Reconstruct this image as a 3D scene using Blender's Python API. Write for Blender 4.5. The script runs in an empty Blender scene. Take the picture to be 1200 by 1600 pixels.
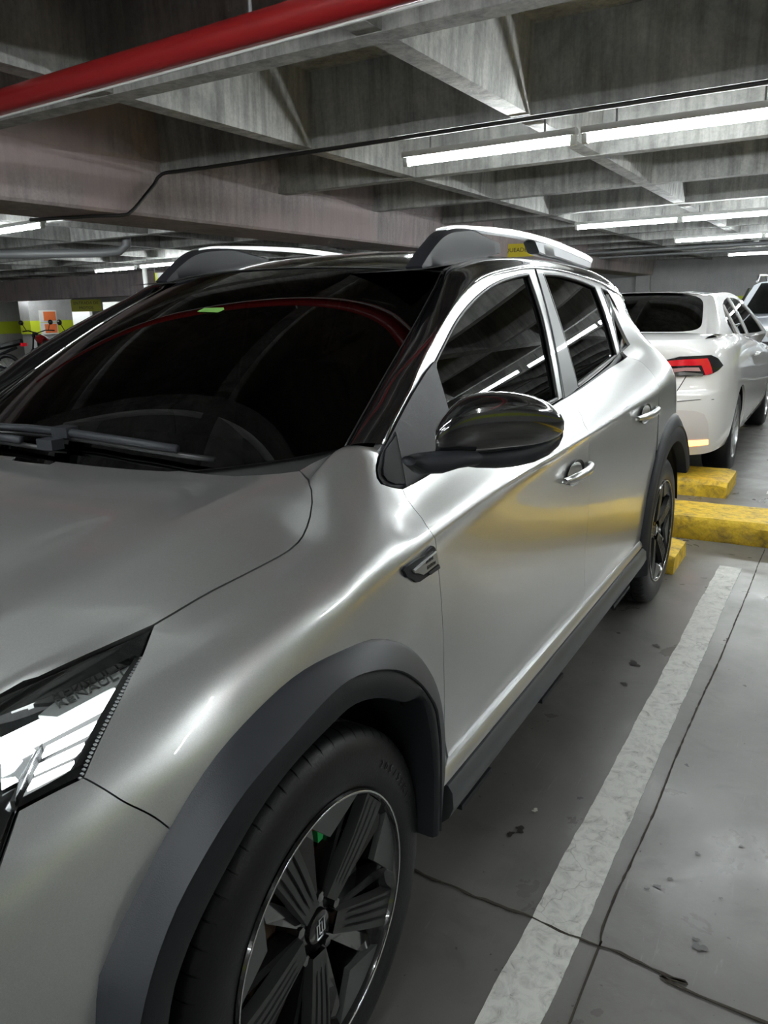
import bpy, bmesh, math, random
import numpy as np
from mathutils import Vector, Matrix
from mathutils.bvhtree import BVHTree
from mathutils.geometry import delaunay_2d_cdt
random.seed(7)
C = bpy.context.scene.collection
PI = math.pi

# ---------------------------------------------------------------- camera
RV = np.array([0.86142857, 0.50728884, -0.02447132])
UV = np.array([-0.1079186, 0.22991446, 0.96720883])
FV = np.array([-0.49628055, 0.83054041, -0.25280079])
EYE = np.array([1.49414, -0.83759, 1.30168])
FPX = 1203.6
cam = bpy.data.cameras.new('camera')
cam.sensor_fit = 'HORIZONTAL'; cam.sensor_width = 36; cam.lens = 36*FPX/1200
cam.clip_start = .02; cam.clip_end = 200
co = bpy.data.objects.new('camera', cam); C.objects.link(co)
co.matrix_world = Matrix(((RV[0], UV[0], -FV[0], EYE[0]), (RV[1], UV[1], -FV[1], EYE[1]),
                          (RV[2], UV[2], -FV[2], EYE[2]), (0, 0, 0, 1)))
S = bpy.context.scene
S.camera = co
S.view_settings.view_transform = 'Standard'; S.view_settings.look = 'None'
S.view_settings.gamma = 1; S.view_settings.exposure = 2.0
S.view_settings.use_curve_mapping = False
try:
    S.cycles.max_bounces = 8; S.cycles.glossy_bounces = 5; S.cycles.transparent_max_bounces = 12
    S.cycles.sample_clamp_indirect = 4; S.cycles.use_denoising = True
    S.cycles.caustics_reflective = False; S.cycles.caustics_refractive = False
except Exception: pass

# ---------------------------------------------------------------- world and light levels
W = bpy.data.worlds.new('world'); S.world = W; W.use_nodes = True
W.node_tree.nodes['Background'].inputs[0].default_value = (.5, .55, .6, 1)
W.node_tree.nodes['Background'].inputs[1].default_value = .02
TUBE_POWER = 26.0
TUBE_COLOR = (.94, .99, 1.0, 1)

# ---------------------------------------------------------------- materials
def mat(name, color=(.5, .5, .5), rough=.5, metal=0., coat=0., emit=None, estr=0., bump=0., bscale=40., spec=.5, coatr=.03):
    m = bpy.data.materials.new(name); m.use_nodes = True
    nt = m.node_tree; b = nt.nodes['Principled BSDF']
    b.inputs['Base Color'].default_value = (*color, 1)
    b.inputs['Roughness'].default_value = rough
    b.inputs['Metallic'].default_value = metal
    b.inputs['Specular IOR Level'].default_value = spec
    b.inputs['Coat Weight'].default_value = coat
    b.inputs['Coat Roughness'].default_value = coatr
    if coat >= 1: b.inputs['Coat IOR'].default_value = 1.8
    if emit:
        b.inputs['Emission Color'].default_value = (*emit[:3], 1)
        b.inputs['Emission Strength'].default_value = estr
    if bump:
        n = nt.nodes.new('ShaderNodeTexNoise'); n.inputs['Scale'].default_value = bscale
        n.inputs['Detail'].default_value = 4
        tc = nt.nodes.new('ShaderNodeTexCoord'); nt.links.new(tc.outputs['Object'], n.inputs['Vector'])
        bp = nt.nodes.new('ShaderNodeBump'); bp.inputs['Strength'].default_value = bump
        bp.inputs['Distance'].default_value = .01
        nt.links.new(n.outputs[0], bp.inputs['Height']); nt.links.new(bp.outputs[0], b.inputs['Normal'])
    return m

def nz(nt, vec, scale, detail=4, dist=0., rough=.5):
    n = nt.nodes.new('ShaderNodeTexNoise'); n.inputs['Scale'].default_value = scale
    n.inputs['Detail'].default_value = detail; n.inputs['Distortion'].default_value = dist
    n.inputs['Roughness'].default_value = rough
    nt.links.new(vec, n.inputs['Vector']); return n.outputs[0]
def ramp(nt, fac, stops):
    r = nt.nodes.new('ShaderNodeValToRGB'); e = r.color_ramp.elements
    while len(e) < len(stops): e.new(.5)
    for k, (p_, c_) in enumerate(stops):
        e[k].position = p_; e[k].color = (*c_, 1) if len(c_) == 3 else c_
    nt.links.new(fac, r.inputs[0]); return r.outputs[0]
def mixc(nt, fac, a, b, mode='MIX'):
    m = nt.nodes.new('ShaderNodeMix'); m.data_type = 'RGBA'; m.blend_type = mode
    if isinstance(fac, float): m.inputs[0].default_value = fac
    else: nt.links.new(fac, m.inputs[0])
    for k, x in ((6, a), (7, b)):
        if isinstance(x, tuple): m.inputs[k].default_value = (*x, 1)
        else: nt.links.new(x, m.inputs[k])
    return m.outputs[2]
def mapping(nt, scale):
    g = nt.nodes.new('ShaderNodeNewGeometry'); mp = nt.nodes.new('ShaderNodeMapping')
    mp.inputs['Scale'].default_value = scale
    nt.links.new(g.outputs['Position'], mp.inputs['Vector']); return mp.outputs[0]

def concrete(name, base, dark, streak=(9, 9, .7), tint=None, bump=.5, grime=.55):
    m = mat(name, base, .85); nt = m.node_tree; b = nt.nodes['Principled BSDF']
    v1 = mapping(nt, (1, 1, 1)); v2 = mapping(nt, streak)
    big = ramp(nt, nz(nt, v1, 2.2, 6, .6, .62), [(.3, dark), (.62, base)])
    st = ramp(nt, nz(nt, v2, 1.6, 5, .3, .65), [(.36, (grime,)*3), (.58, (1, 1, 1))])
    c = mixc(nt, 1., big, st, 'MULTIPLY')
    fine = ramp(nt, nz(nt, v1, 45, 5, 0, .7), [(.3, (.78,)*3), (.6, (1, 1, 1))])
    c = mixc(nt, 1., c, fine, 'MULTIPLY')
    if tint:
        c = mixc(nt, ramp(nt, nz(nt, v1, 1.1, 3), [(.48, (0, 0, 0)), (.62, (.7, .7, .7))]), c, tint)
    nt.links.new(c, b.inputs['Base Color'])
    bp = nt.nodes.new('ShaderNodeBump'); bp.inputs['Strength'].default_value = bump; bp.inputs['Distance'].default_value = .01
    nt.links.new(nz(nt, v1, 22, 7, .2, .7), bp.inputs['Height']); nt.links.new(bp.outputs[0], b.inputs['Normal'])
    return m

M = {}
M['ceiling'] = concrete('ceiling_concrete', (.58, .585, .56), (.30, .305, .295), grime=.62)
M['beam'] = concrete('beam_concrete', (.55, .49, .49), (.40, .35, .355), tint=(.50, .40, .40), grime=.72)
M['wall'] = concrete('wall_paint', (.52, .52, .52), (.44, .44, .44), bump=.15, grime=.94)
M['wall_band'] = mat('lime_wall_paint', (.62, .72, .03), .6, bump=.1)
M['steel_grey'] = mat('grey_conduit', (.35, .36, .37), .5, .3)
M['conduit'] = mat('black_conduit', (.025, .025, .025), .5)
M['red'] = mat('red_pipe_paint', (.36, .016, .018), .38, 0, .2, bump=.1, bscale=30)
M['white_metal'] = mat('white_metal', (.75, .76, .74), .45)
M['tube'] = mat('tube_glow', (.9, .9, .9), .4, emit=TUBE_COLOR, estr=TUBE_POWER)

def paint(name, base, metal, rough, flake=.0):
    m = mat(name, base, rough, metal, 1.0, coatr=.015)
    if flake:
        nt = m.node_tree; b = nt.nodes['Principled BSDF']
        tc = nt.nodes.new('ShaderNodeTexCoord')
        v = nt.nodes.new('ShaderNodeTexVoronoi'); v.inputs['Scale'].default_value = 1400
        nt.links.new(tc.outputs['Object'], v.inputs['Vector'])
        r = ramp(nt, v.outputs['Color'], [(0, tuple(x*(1-flake) for x in base)), (1, tuple(min(1, x*(1+flake)) for x in base))])
        nt.links.new(r, b.inputs['Base Color'])
    return m
M['silver'] = paint('silver_car_paint', (.56, .57, .565), .80, .30, .10)
M['gloss_black'] = mat('gloss_black', (.006, .006, .007), .12, 0, 1., coatr=.01)
M['pearl'] = paint('pearl_white_paint', (.80, .79, .78), 0., .35)
M['cladding'] = mat('dark_grey_cladding', (.021, .0225, .027), .5, bump=.12, bscale=600, spec=.3)
M['cladding2'] = mat('darker_grey_cladding', (.012, .0135, .0165), .55, bump=.12, bscale=600, spec=.25)
M['black'] = mat('matt_black', (.006, .006, .006), .8)
M['rubber'] = mat('tyre_rubber', (.009, .0095, .0105), .45, bump=.08, bscale=200, spec=.3)
M['seal'] = mat('rubber_seal', (.008, .008, .009), .45)
M['rimblack'] = mat('rim_gloss_black', (.012, .012, .013), .18, 0, .8)
M['rimgrey'] = mat('rim_dark_grey', (.040, .042, .041), .42, .3)
M['facet'] = mat('rim_facet_grey', (.085, .09, .087), .45, .2)
M['chrome'] = mat('satin_chrome', (.75, .76, .78), .16, 1.)
M['alu'] = mat('satin_aluminium', (.60, .61, .62), .3, .9)
M['rust'] = mat('rusty_iron', (.20, .12, .085), .7, .4, bump=.4)
M['orange_rust'] = mat('orange_copper_part', (.40, .13, .04), .55, .3)
M['green_cap'] = mat('green_plastic_tag', (.05, .65, .18), .5, emit=(.05, .6, .15), estr=.0)
M['skirt'] = mat('grey_side_skirt', (.055, .06, .066), .4)
M['led'] = mat('led_glow', (1, 1, 1), .4, emit=(.95, 1, 1), estr=1.5)
M['ledsoft'] = mat('led_glow_dim', (1, 1, 1), .4, emit=(.9, 1, 1), estr=1.2)
M['hl_grey'] = mat('headlight_grey', (.30, .31, .30), .45)
M['hl_ink'] = mat('headlight_lettering', (.05, .055, .05), .5)
M['yellow'] = mat('yellow_kerb_paint', (.66, .43, .02), .6)
M['sign_yellow'] = mat('yellow_sign', (.75, .60, .02), .5)
M['ink'] = mat('black_ink', (.02, .02, .02), .6)
M['white'] = mat('white_paint', (.75, .75, .73), .6)
M['orange'] = mat('orange_poster', (.75, .18, .05), .6)
M['blue'] = mat('blue_sign_ink', (.03, .08, .45), .6)
M['greenstick'] = mat('green_sticker', (.20, .42, .10), .5)
M['interior'] = mat('dark_interior', (.012, .012, .013), .85)
M['red_lens'] = mat('red_lens', (.45, .004, .01), .15, 0, 1., emit=(1, .01, .03), estr=.05)
M['red_reflector'] = mat('reflector_added_glow', (.9, .25, .05), .3, emit=(1, .30, .06), estr=2.2)  # reflector is no lamp; its lit look is put in as emission
M['amber_plate'] = mat('yellow_plate', (.85, .52, .02), .5)

def yellowpaint(m):
    nt = m.node_tree; b = nt.nodes['Principled BSDF']; v = mapping(nt, (1, 1, 1))
    c = ramp(nt, nz(nt, v, 14, 8, .4, .75), [(.34, (.24, .17, .035)), (.44, (.50, .33, .03)), (.56, (.72, .48, .02)), (.75, (.80, .58, .06))])
    nt.links.new(c, b.inputs['Base Color'])
    bp = nt.nodes.new('ShaderNodeBump'); bp.inputs['Strength'].default_value = .5; bp.inputs['Distance'].default_value = .01
    nt.links.new(nz(nt, v, 30, 6), bp.inputs['Height']); nt.links.new(bp.outputs[0], b.inputs['Normal'])
yellowpaint(M['yellow'])

def floor_mat():
    m = mat('painted_concrete_floor', (.2, .2, .19), .4); nt = m.node_tree; b = nt.nodes['Principled BSDF']
    v = mapping(nt, (1, 1, 1))
    c = ramp(nt, nz(nt, v, 1.3, 7, .5, .6), [(.3, (.092, .088, .080)), (.5, (.130, .126, .117)), (.72, (.178, .172, .16))])
    blot = ramp(nt, nz(nt, v, 6, 5, .8, .6), [(.33, (.55,)*3), (.46, (1, 1, 1))])
    c = mixc(nt, .35, c, mixc(nt, 1., c, blot, 'MULTIPLY'))
    speck = ramp(nt, nz(nt, v, 55, 3, 0, .5), [(.24, (.25,)*3), (.30, (1, 1, 1))])
    c = mixc(nt, 1., c, speck, 'MULTIPLY')
    scr = ramp(nt, nz(nt, mapping(nt, (14, 1.2, 1)), 3, 6, 1.5, .7), [(.62, (0, 0, 0)), (.74, (.5,)*3)])
    c = mixc(nt, scr, c, (.23, .225, .21))
    nt.links.new(c, b.inputs['Base Color'])
    r = ramp(nt, nz(nt, v, 4, 6, .4, .6), [(.3, (.24,)*3), (.7, (.46,)*3)])
    nt.links.new(r, b.inputs['Roughness'])
    bp = nt.nodes.new('ShaderNodeBump'); bp.inputs['Strength'].default_value = .25; bp.inputs['Distance'].default_value = .004
    nt.links.new(nz(nt, v, 9, 8, .3, .65), bp.inputs['Height']); nt.links.new(bp.outputs[0], b.inputs['Normal'])
    return m
M['floor'] = floor_mat()
def line_mat():
    m = mat('worn_white_line_paint', (.5, .5, .47), .6); nt = m.node_tree; b = nt.nodes['Principled BSDF']
    v = mapping(nt, (1, 1, 1))
    c = ramp(nt, nz(nt, v, 26, 8, .9, .72), [(.30, (.22, .215, .20)), (.40, (.52, .52, .49)), (.55, (.68, .68, .64))])
    wv = nt.nodes.new('ShaderNodeTexVoronoi'); wv.feature = 'DISTANCE_TO_EDGE'; wv.inputs['Scale'].default_value = 9
    dm = nt.nodes.new('ShaderNodeMix'); dm.data_type = 'VECTOR'; dm.inputs[0].default_value = .12
    nn = nt.nodes.new('ShaderNodeTexNoise'); nn.inputs['Scale'].default_value = 12; nt.links.new(v, nn.inputs['Vector'])
    nt.links.new(v, dm.inputs[4]); nt.links.new(nn.outputs['Color'], dm.inputs[5]); nt.links.new(dm.outputs[1], wv.inputs['Vector'])
    patch = ramp(nt, nz(nt, v, 2.2, 3), [(.5, (0, 0, 0)), (.6, (1, 1, 1))])
    edge = ramp(nt, wv.outputs['Distance'], [(.0, (.62,)*3), (.018, (1, 1, 1))])
    c = mixc(nt, patch, c, mixc(nt, 1., c, edge, 'MULTIPLY'))
    nt.links.new(c, b.inputs['Base Color']); return m
M['line'] = line_mat()
def glass_mat(name, tint, gl=1.0):
    m = bpy.data.materials.new(name); m.use_nodes = True; nt = m.node_tree; nt.nodes.clear()
    o = nt.nodes.new('ShaderNodeOutputMaterial'); mx = nt.nodes.new('ShaderNodeMixShader')
    t = nt.nodes.new('ShaderNodeBsdfTransparent'); t.inputs[0].default_value = (*tint, 1)
    g = nt.nodes.new('ShaderNodeBsdfGlossy'); g.inputs['Roughness'].default_value = .0; g.inputs[0].default_value = (gl, gl, gl, 1)
    f = nt.nodes.new('ShaderNodeFresnel'); f.inputs[0].default_value = 1.5
    nt.links.new(f.outputs[0], mx.inputs[0]); nt.links.new(t.outputs[0], mx.inputs[1]); nt.links.new(g.outputs[0], mx.inputs[2])
    nt.links.new(mx.outputs[0], o.inputs[0]); return m
M['tint'] = glass_mat('dark_tinted_glass', (.022, .024, .022), .72)
M['lens'] = glass_mat('clear_lens', (.93, .95, .95))

# ---------------------------------------------------------------- mesh helpers
def link(o, parent=None):
    C.objects.link(o)
    if parent is not None: o.parent = parent
    return o
def mesh_obj(name, verts, faces, m, parent=None, smooth=False, angle=None):
    me = bpy.data.meshes.new(name); me.from_pydata([tuple(map(float, v)) for v in verts], [], faces); me.validate()
    if m is not None: me.materials.append(m)
    if smooth: me.polygons.foreach_set('use_smooth', [True]*len(me.polygons))
    if angle:
        me.polygons.foreach_set('use_smooth', [True]*len(me.polygons))
        try: me.set_sharp_from_angle(angle=math.radians(angle))
        except Exception: pass
    return link(bpy.data.objects.new(name, me), parent)
def tag(o, label=None, cat=None, group=None, kind=None):
    if label: o['label'] = label
    if cat: o['category'] = cat
    if group: o['group'] = group
    if kind: o['kind'] = kind
    return o
def thing(name, label, cat, loc=(0, 0, 0), rz=0, group=None):
    o = bpy.data.objects.new(name, None); C.objects.link(o); o.location = loc; o.rotation_euler = (0, 0, rz)
    o.empty_display_size = .1
    return tag(o, label, cat, group)
class MB:
    def __init__(s): s.v = []; s.f = []
    def add(s, vs, fs):
        n = len(s.v); s.v += [tuple(map(float, v)) for v in vs]; s.f += [tuple(n+i for i in f) for f in fs]; return s
    def box(s, c, d, rot=None):
        x, y, z = [k/2 for k in d]
        vs = [Vector((a*x, b*y, e*z)) for a in (-1, 1) for b in (-1, 1) for e in (-1, 1)]
        if rot is not None: vs = [rot @ v for v in vs]
        vs = [v+Vector(c) for v in vs]
        return s.add(vs, [(0, 1, 3, 2), (4, 6, 7, 5), (0, 4, 5, 1), (2, 3, 7, 6), (0, 2, 6, 4), (1, 5, 7, 3)])
    def prism(s, loop, off):
        """closed loop of 3-D points pushed along off"""
        n = len(loop); off = Vector(off)
        vs = [Vector(p) for p in loop]+[Vector(p)+off for p in loop]
        return s.add(vs, [tuple(range(n))[::-1], tuple(range(n, 2*n))]+[(i, (i+1) % n, n+(i+1) % n, n+i) for i in range(n)])
    def tube(s, pts, r, seg=10, caps=True):
        pts = [Vector(p) for p in pts]; n = len(pts); rs = r if isinstance(r, (list, tuple)) else [r]*n
        base = len(s.v); up = None
        for i, p in enumerate(pts):
            t = (pts[min(i+1, n-1)]-pts[max(i-1, 0)]).normalized()
            if up is None:
                up = Vector((0, 0, 1)) if abs(t.z) < .9 else Vector((1, 0, 0))
            a = t.cross(up).normalized(); b = a.cross(t).normalized(); up = b
            for k in range(seg):
                th = 2*PI*k/seg; q = p+(a*math.cos(th)+b*math.sin(th))*rs[i]; s.v.append(tuple(q))
        for i in range(n-1):
            for k in range(seg):
                s.f.append((base+i*seg+k, base+i*seg+(k+1) % seg, base+(i+1)*seg+(k+1) % seg, base+(i+1)*seg+k))
        if caps:
            s.f.append(tuple(base+k for k in range(seg))[::-1]); s.f.append(tuple(base+(n-1)*seg+k for k in range(seg)))
        return s
    def grid(s, rows, close=False):
        """rows: list of equal-length lists of points"""
        b = len(s.v); m_ = len(rows[0])
        for r in rows: s.v += [tuple(map(float, q)) for q in r]
        for i in range(len(rows)-1):
            for j in range(m_ if close else m_-1):
                s.f.append((b+i*m_+j, b+i*m_+(j+1) % m_, b+(i+1)*m_+(j+1) % m_, b+(i+1)*m_+j))
        return s
    def lathe(s, prof, axis_o, seg=48, closed=False):
        """prof: (r, x) pairs turned about an x-directed axis through axis_o"""
        rows = []
        for k in range(seg):
            th = 2*PI*k/seg
            rows.append([(axis_o[0]+x, axis_o[1]+r*math.cos(th), axis_o[2]+r*math.sin(th)) for r, x in prof])
        rows.append(rows[0]); return s.grid(rows, closed)
    def obj(s, name, m, parent=None, smooth=False, angle=None):
        return mesh_obj(name, s.v, s.f, m, parent, smooth, angle)
def cr(pts, step=.015, closed=False):
    """Catmull-Rom through points (any dimension), resampled"""
    P_ = [np.array(p, float) for p in pts]; n = len(P_); out = []
    if n == 2: segs = [(P_[0], P_[0], P_[1], P_[1])]
    else: segs = [(P_[max(i-1, 0)], P_[i], P_[i+1], P_[min(i+2, n-1)]) for i in range(n-1)]
    for a, b, c, d in segs:
        k = max(1, int(np.linalg.norm(c-b)/step))
        for j in range(k):
            t = j/k
            out.append(.5*((2*b)+(c-a)*t+(2*a-5*b+4*c-d)*t*t+(-a+3*b-3*c+d)*t**3))
    out.append(P_[-1]); return out
def pchip(xk, yk, x):
    xk = np.asarray(xk, float); yk = np.asarray(yk, float); x = np.clip(x, xk[0], xk[-1])
    h = np.diff(xk); d = np.diff(yk)/h; m_ = np.zeros_like(yk)
    m_[0] = d[0]; m_[-1] = d[-1]
    for i in range(1, len(xk)-1):
        if d[i-1]*d[i] > 0:
            w1 = 2*h[i]+h[i-1]; w2 = h[i]+2*h[i-1]; m_[i] = (w1+w2)/(w1/d[i-1]+w2/d[i])
    i = np.clip(np.searchsorted(xk, x, side='right')-1, 0, len(xk)-2)
    t = (x-xk[i])/h[i]; t2 = t*t; t3 = t2*t
    return (2*t3-3*t2+1)*yk[i]+(t3-2*t2+t)*h[i]*m_[i]+(-2*t3+3*t2)*yk[i+1]+(t3-t2)*h[i]*m_[i+1]
def pxdir(u, v): return FV+((u-600)/FPX)*RV+((800-v)/FPX)*UV
def px_plane(u, v, ax, val):
    d = pxdir(u, v); t = (val-EYE[ax])/d[ax]; return EYE+d*t
def box_obj(name, c, d, m, parent=None, bev=0):
    o = MB().box(c, d).obj(name, m, parent)
    if bev:
        b = o.modifiers.new('bevel', 'BEVEL'); b.width = bev; b.segments = 3
    return o
def text_mesh(name, body, size, m, parent, origin, xdir, ydir, depth=.001, align='CENTER'):
    cu = bpy.data.curves.new(name, 'FONT'); cu.body = body; cu.size = size; cu.extrude = depth/2
    cu.align_x = align; cu.align_y = 'CENTER'; cu.resolution_u = 3
    o = bpy.data.objects.new(name, cu); C.objects.link(o)
    X = Vector(xdir).normalized(); Y = Vector(ydir); Y = (Y-X*Y.dot(X)).normalized(); Z = X.cross(Y)
    mw = Matrix((X, Y, Z)).transposed().to_4x4(); mw.translation = Vector(origin)
    bpy.context.view_layer.update()
    me = bpy.data.meshes.new_from_object(o.evaluated_get(bpy.context.evaluated_depsgraph_get()))
    bpy.data.objects.remove(o); me.transform(mw); me.materials.clear(); me.materials.append(m); me.name = name
    return link(bpy.data.objects.new(name, me), parent)
# ================================================================ THE GARAGE
FX0, FX1, FY0, FY1 = -24., 9., -9., 21.
floor = MB().box(((FX0+FX1)/2, (FY0+FY1)/2, -.05), (FX1-FX0, FY1-FY0, .1)).obj('floor', M['floor']); tag(floor, kind='structure')
ZB, ZS = 2.35, 2.80
cb = MB()
cb.box(((FX0+FX1)/2, (FY0+FY1)/2, ZS+.06), (FX1-FX0+.4, FY1-FY0+.4, .12))
def rib(mb, a, b, axis, c, wb=.12, wt=.17):
    """tapered rib, running along axis from a to b, centred on c"""
    if axis == 'x': f = lambda s, t, z: (s, c+t, z)
    else: f = lambda s, t, z: (c+t, s, z)
    n = max(2, int((b-a)/.8)); rows = []
    for i in range(n+1):
        s = a+(b-a)*i/n
        rows.append([f(s, -wt/2, ZS+.01), f(s, -wb/2, ZB), f(s, wb/2, ZB), f(s, wt/2, ZS+.01)])
    mb.grid(rows)
YB = [-7.5, -5.9, -4.3, -2.72, -1.12, .50, 2.13, 3.78, 5.22, 6.88, 8.56, 10.16, 11.8, 13.4, 15.0, 16.6, 18.2, 19.8]
for y in YB: rib(cb, FX0, FX1, 'x', y)
XB = [8.95, 7.4, 5.87, 4.34, 2.81, 1.28, -.255, -1.77, -5.1, -6.63, -8.16, -9.7, -11.2, -12.75, -14.3, -15.8, -17.3, -18.9, -20.4, -22]
ZB += .004
for x in XB: rib(cb, FY0, FY1, 'y', x, .115, .165)
ZB -= .004
ceil = cb.obj('ceiling', M['ceiling']); tag(ceil, kind='structure')
# wide downstand beam to the left of the car
bb = MB()
for y0, y1 in ((FY0, FY1),):
    n = 40; rows = []
    for i in range(n+1):
        y = y0+(y1-y0)*i/n
        rows.append([(-3.78, y, ZS+.02), (-3.78, y, 2.05), (-3.77, y, 2.03), (-3.16, y, 2.03), (-3.14, y, 2.05), (-3.12, y, 2.40), (-3.10, y, 2.42), (-3.10, y, ZS+.02)])
    bb.grid(rows)
tag(bb.obj('trim_1', M['beam']), kind='structure')
# a second wide beam further left
b2 = MB()
for xa in (-12.2,):
    b2.box((xa-4.6, 13.6, 2.3), (9., .6, .95))
tag(b2.obj('trim_2', M['beam']), kind='structure')
# walls with the lime band
def wall(name, x0, y0, x1, y1, th=.2):
    L = math.hypot(x1-x0, y1-y0); ang = math.atan2(y1-y0, x1-x0); R_ = Matrix.Rotation(ang, 3, 'Z')
    m = MB().box(((x0+x1)/2, (y0+y1)/2, ZS/2), (L, th, ZS+.1), R_)
    o = m.obj(name, M['wall']); tag(o, kind='structure'); return o
wall('wall_back', FX0-.1, FY1+.1, FX1+.1, FY1+.1); wall('wall_front', FX0-.1, FY0-.1, FX1+.1, FY0-.1)
wall('wall_left', FX0-.1, FY0, FX0-.1, FY1); wall('wall_right', FX1+.1, FY0, FX1+.1, FY1)
k = 3
for (c, d) in (((-7.5, FY1-.006, 1.2), (33, .012, .48)), ((FX0+.006, 6, 1.05), (.012, 30, .42)), ((FX1-.006, 6, 1.2), (.012, 30, .48)), ((-7.5, FY0+.006, 1.2), (33, .012, .48))):
    tag(MB().box(c, d).obj('trim_%d' % k, M['wall_band']), kind='structure'); k += 1
# pilaster and pale panel on the back wall
tag(MB().box((-3.35, FY1-.1, 1.2), (.35, .2, 2.4)).obj('trim_7', M['wall']), kind='structure')
tag(MB().box((-23.9, 17.6, 1.2), (.5, .5, 2.4)).obj('trim_8', M['wall']), kind='structure')

# ---- floor markings and joints (paint and cracks are part of the floor)
def ribbon(pts, widths, z, th=.0015):
    mb = MB(); rows = []
    for i, p in enumerate(pts):
        a = Vector(pts[max(i-1, 0)]); b = Vector(pts[min(i+1, len(pts)-1)]); t = (b-a).normalized(); n = Vector((-t.y, t.x))
        w = widths[i] if isinstance(widths, list) else widths
        rows.append([(p[0]-n.x*w, p[1]-n.y*w, z-th), (p[0]-n.x*w, p[1]-n.y*w, z), (p[0]+n.x*w, p[1]+n.y*w, z), (p[0]+n.x*w, p[1]+n.y*w, z-th)])
    return mb.grid(rows)
rl = random.Random(3)
def white_line(x_of, y0, y1, w=.0535):
    L = []; n = int((y1-y0)/.02)
    jl = [0, 0]; rows = []
    for i in range(n+1):
        y = y0+(y1-y0)*i/n; x = x_of(y)
        jl = [j*.85+rl.uniform(-.0016, .0016) for j in jl]
        rows.append([(x-w+jl[0], y, .0), (x-w+jl[0], y, .0022), (x+w+jl[1], y, .0022), (x+w+jl[1], y, .0)])
    return MB().grid(rows)
wl = white_line(lambda y: 1.079+.0062*y, -3.5, 3.235)
tag(wl.obj('painted_bay_line', M['line']), 'long white painted bay line on the floor beside the silver car', 'floor marking', kind='structure')
tag(white_line(lambda y: -1.52, -3.5, 3.2).obj('painted_bay_line', M['line']), 'white painted bay line on the floor beyond the silver car', 'floor marking', kind='structure')
tag(white_line(lambda y: 1.14+.0062*y, 5.0, 9.0, .06).obj('painted_bay_line', M['line']), 'white painted bay line on the floor beside the white saloon', 'floor marking', kind='structure')
def crack(pts, w, seed, jit=.006, step=.02):
    r = random.Random(seed); P_ = cr([(*p, 0) for p in pts], step); out = []; ws = []; j = 0
    for p in P_:
        j = j*.8+r.uniform(-jit, jit); out.append((p[0]+(j*.7 if abs(P_[0][0]-P_[-1][0]) < .3 else 0), p[1]+(0 if abs(P_[0][0]-P_[-1][0]) < .3 else j))); ws.append(w*r.uniform(.45, 1.5))
    return ribbon(out, ws, .0030)
cm = crack([(.60, .54), (.87, .53), (1.03, .53), (1.18, .525), (1.35, .52), (1.5, .50), (3.5, .47)], .0028, 5, .0035)
cm.add(*[(lambda q: (q.v, q.f))(crack([(1.18, -1.5), (1.18, .32), (1.18, .53)], .0018, 9, .001))][0])
q = crack([(1.18, .53), (1.172, .62), (1.183, .99), (1.19, 1.6), (1.207, 2.3), (1.222, 3.7)], .0022, 12, .0012); cm.add(q.v, q.f)
q = crack([(1.222, 4.1), (1.26, 7.0)], .002, 2, .001); cm.add(q.v, q.f)
q = crack([(-3, .54), (.6, .54)], .002, 2, .002); cm.add(q.v, q.f)
M['crack'] = mat('crack_dirt', (.035, .028, .02), .9)
tag(cm.obj('trim_9', M['crack']), kind='structure')
def blob(cx, cy, r, seed, z=.0022, sq=1.):
    rr = random.Random(seed); n = 22; ph = [rr.uniform(0, 6.3) for _ in range(4)]
    vs = [(cx, cy, z)]
    for k_ in range(n):
        t = 2*PI*k_/n; q_ = r*(1+.28*math.sin(2*t+ph[0])+.22*math.sin(3*t+ph[1])+.16*math.sin(5*t+ph[2])+.1*rr.uniform(-1, 1))
        vs.append((cx+q_*math.cos(t), cy+q_*math.sin(t)*sq, z))
    return vs, [(0, 1+k_, 1+(k_+1) % n) for k_ in range(n)]
st = MB(); M['stain'] = mat('oil_stain', (.018, .016, .014), .35)
for (x, y, r, s) in ((1.362, .622, .012, 4), (1.352, .64, .006, 8), (.995, 1.0, .007, 2), (.90, .80, .012, 5), (.885, .77, .009, 6), (1.31, .92, .006, 9), (1.27, .80, .005, 3), (.93, 1.9, .02, 10), (.97, 2.1, .014, 11), (.94, 1.72, .012, 17), (1.25, .76, .007, 13), (1.23, .74, .005, 14), (1.01, 3.0, .012, 21), (1.45, 1.3, .008, 15), (1.40, 1.0, .005, 16), (1.38, .79, .004, 31), (1.22, 1.3, .006, 33), (1.31, 1.9, .006, 35), (1.08, 3.45, .012, 36)):
    st.add(*blob(x, y, r, s))
tag(st.obj('trim_10', M['stain']), kind='structure')
tag(MB().add(*blob(.908, .89, .0075, 77, .004)).add(*blob(.908, .89, .0072, 77, .0045)).obj('flattened_gum', mat('pale_gum', (.45, .44, .38), .6)), 'small pale spot of flattened gum on the grey floor near the front wheel', 'litter')

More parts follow.
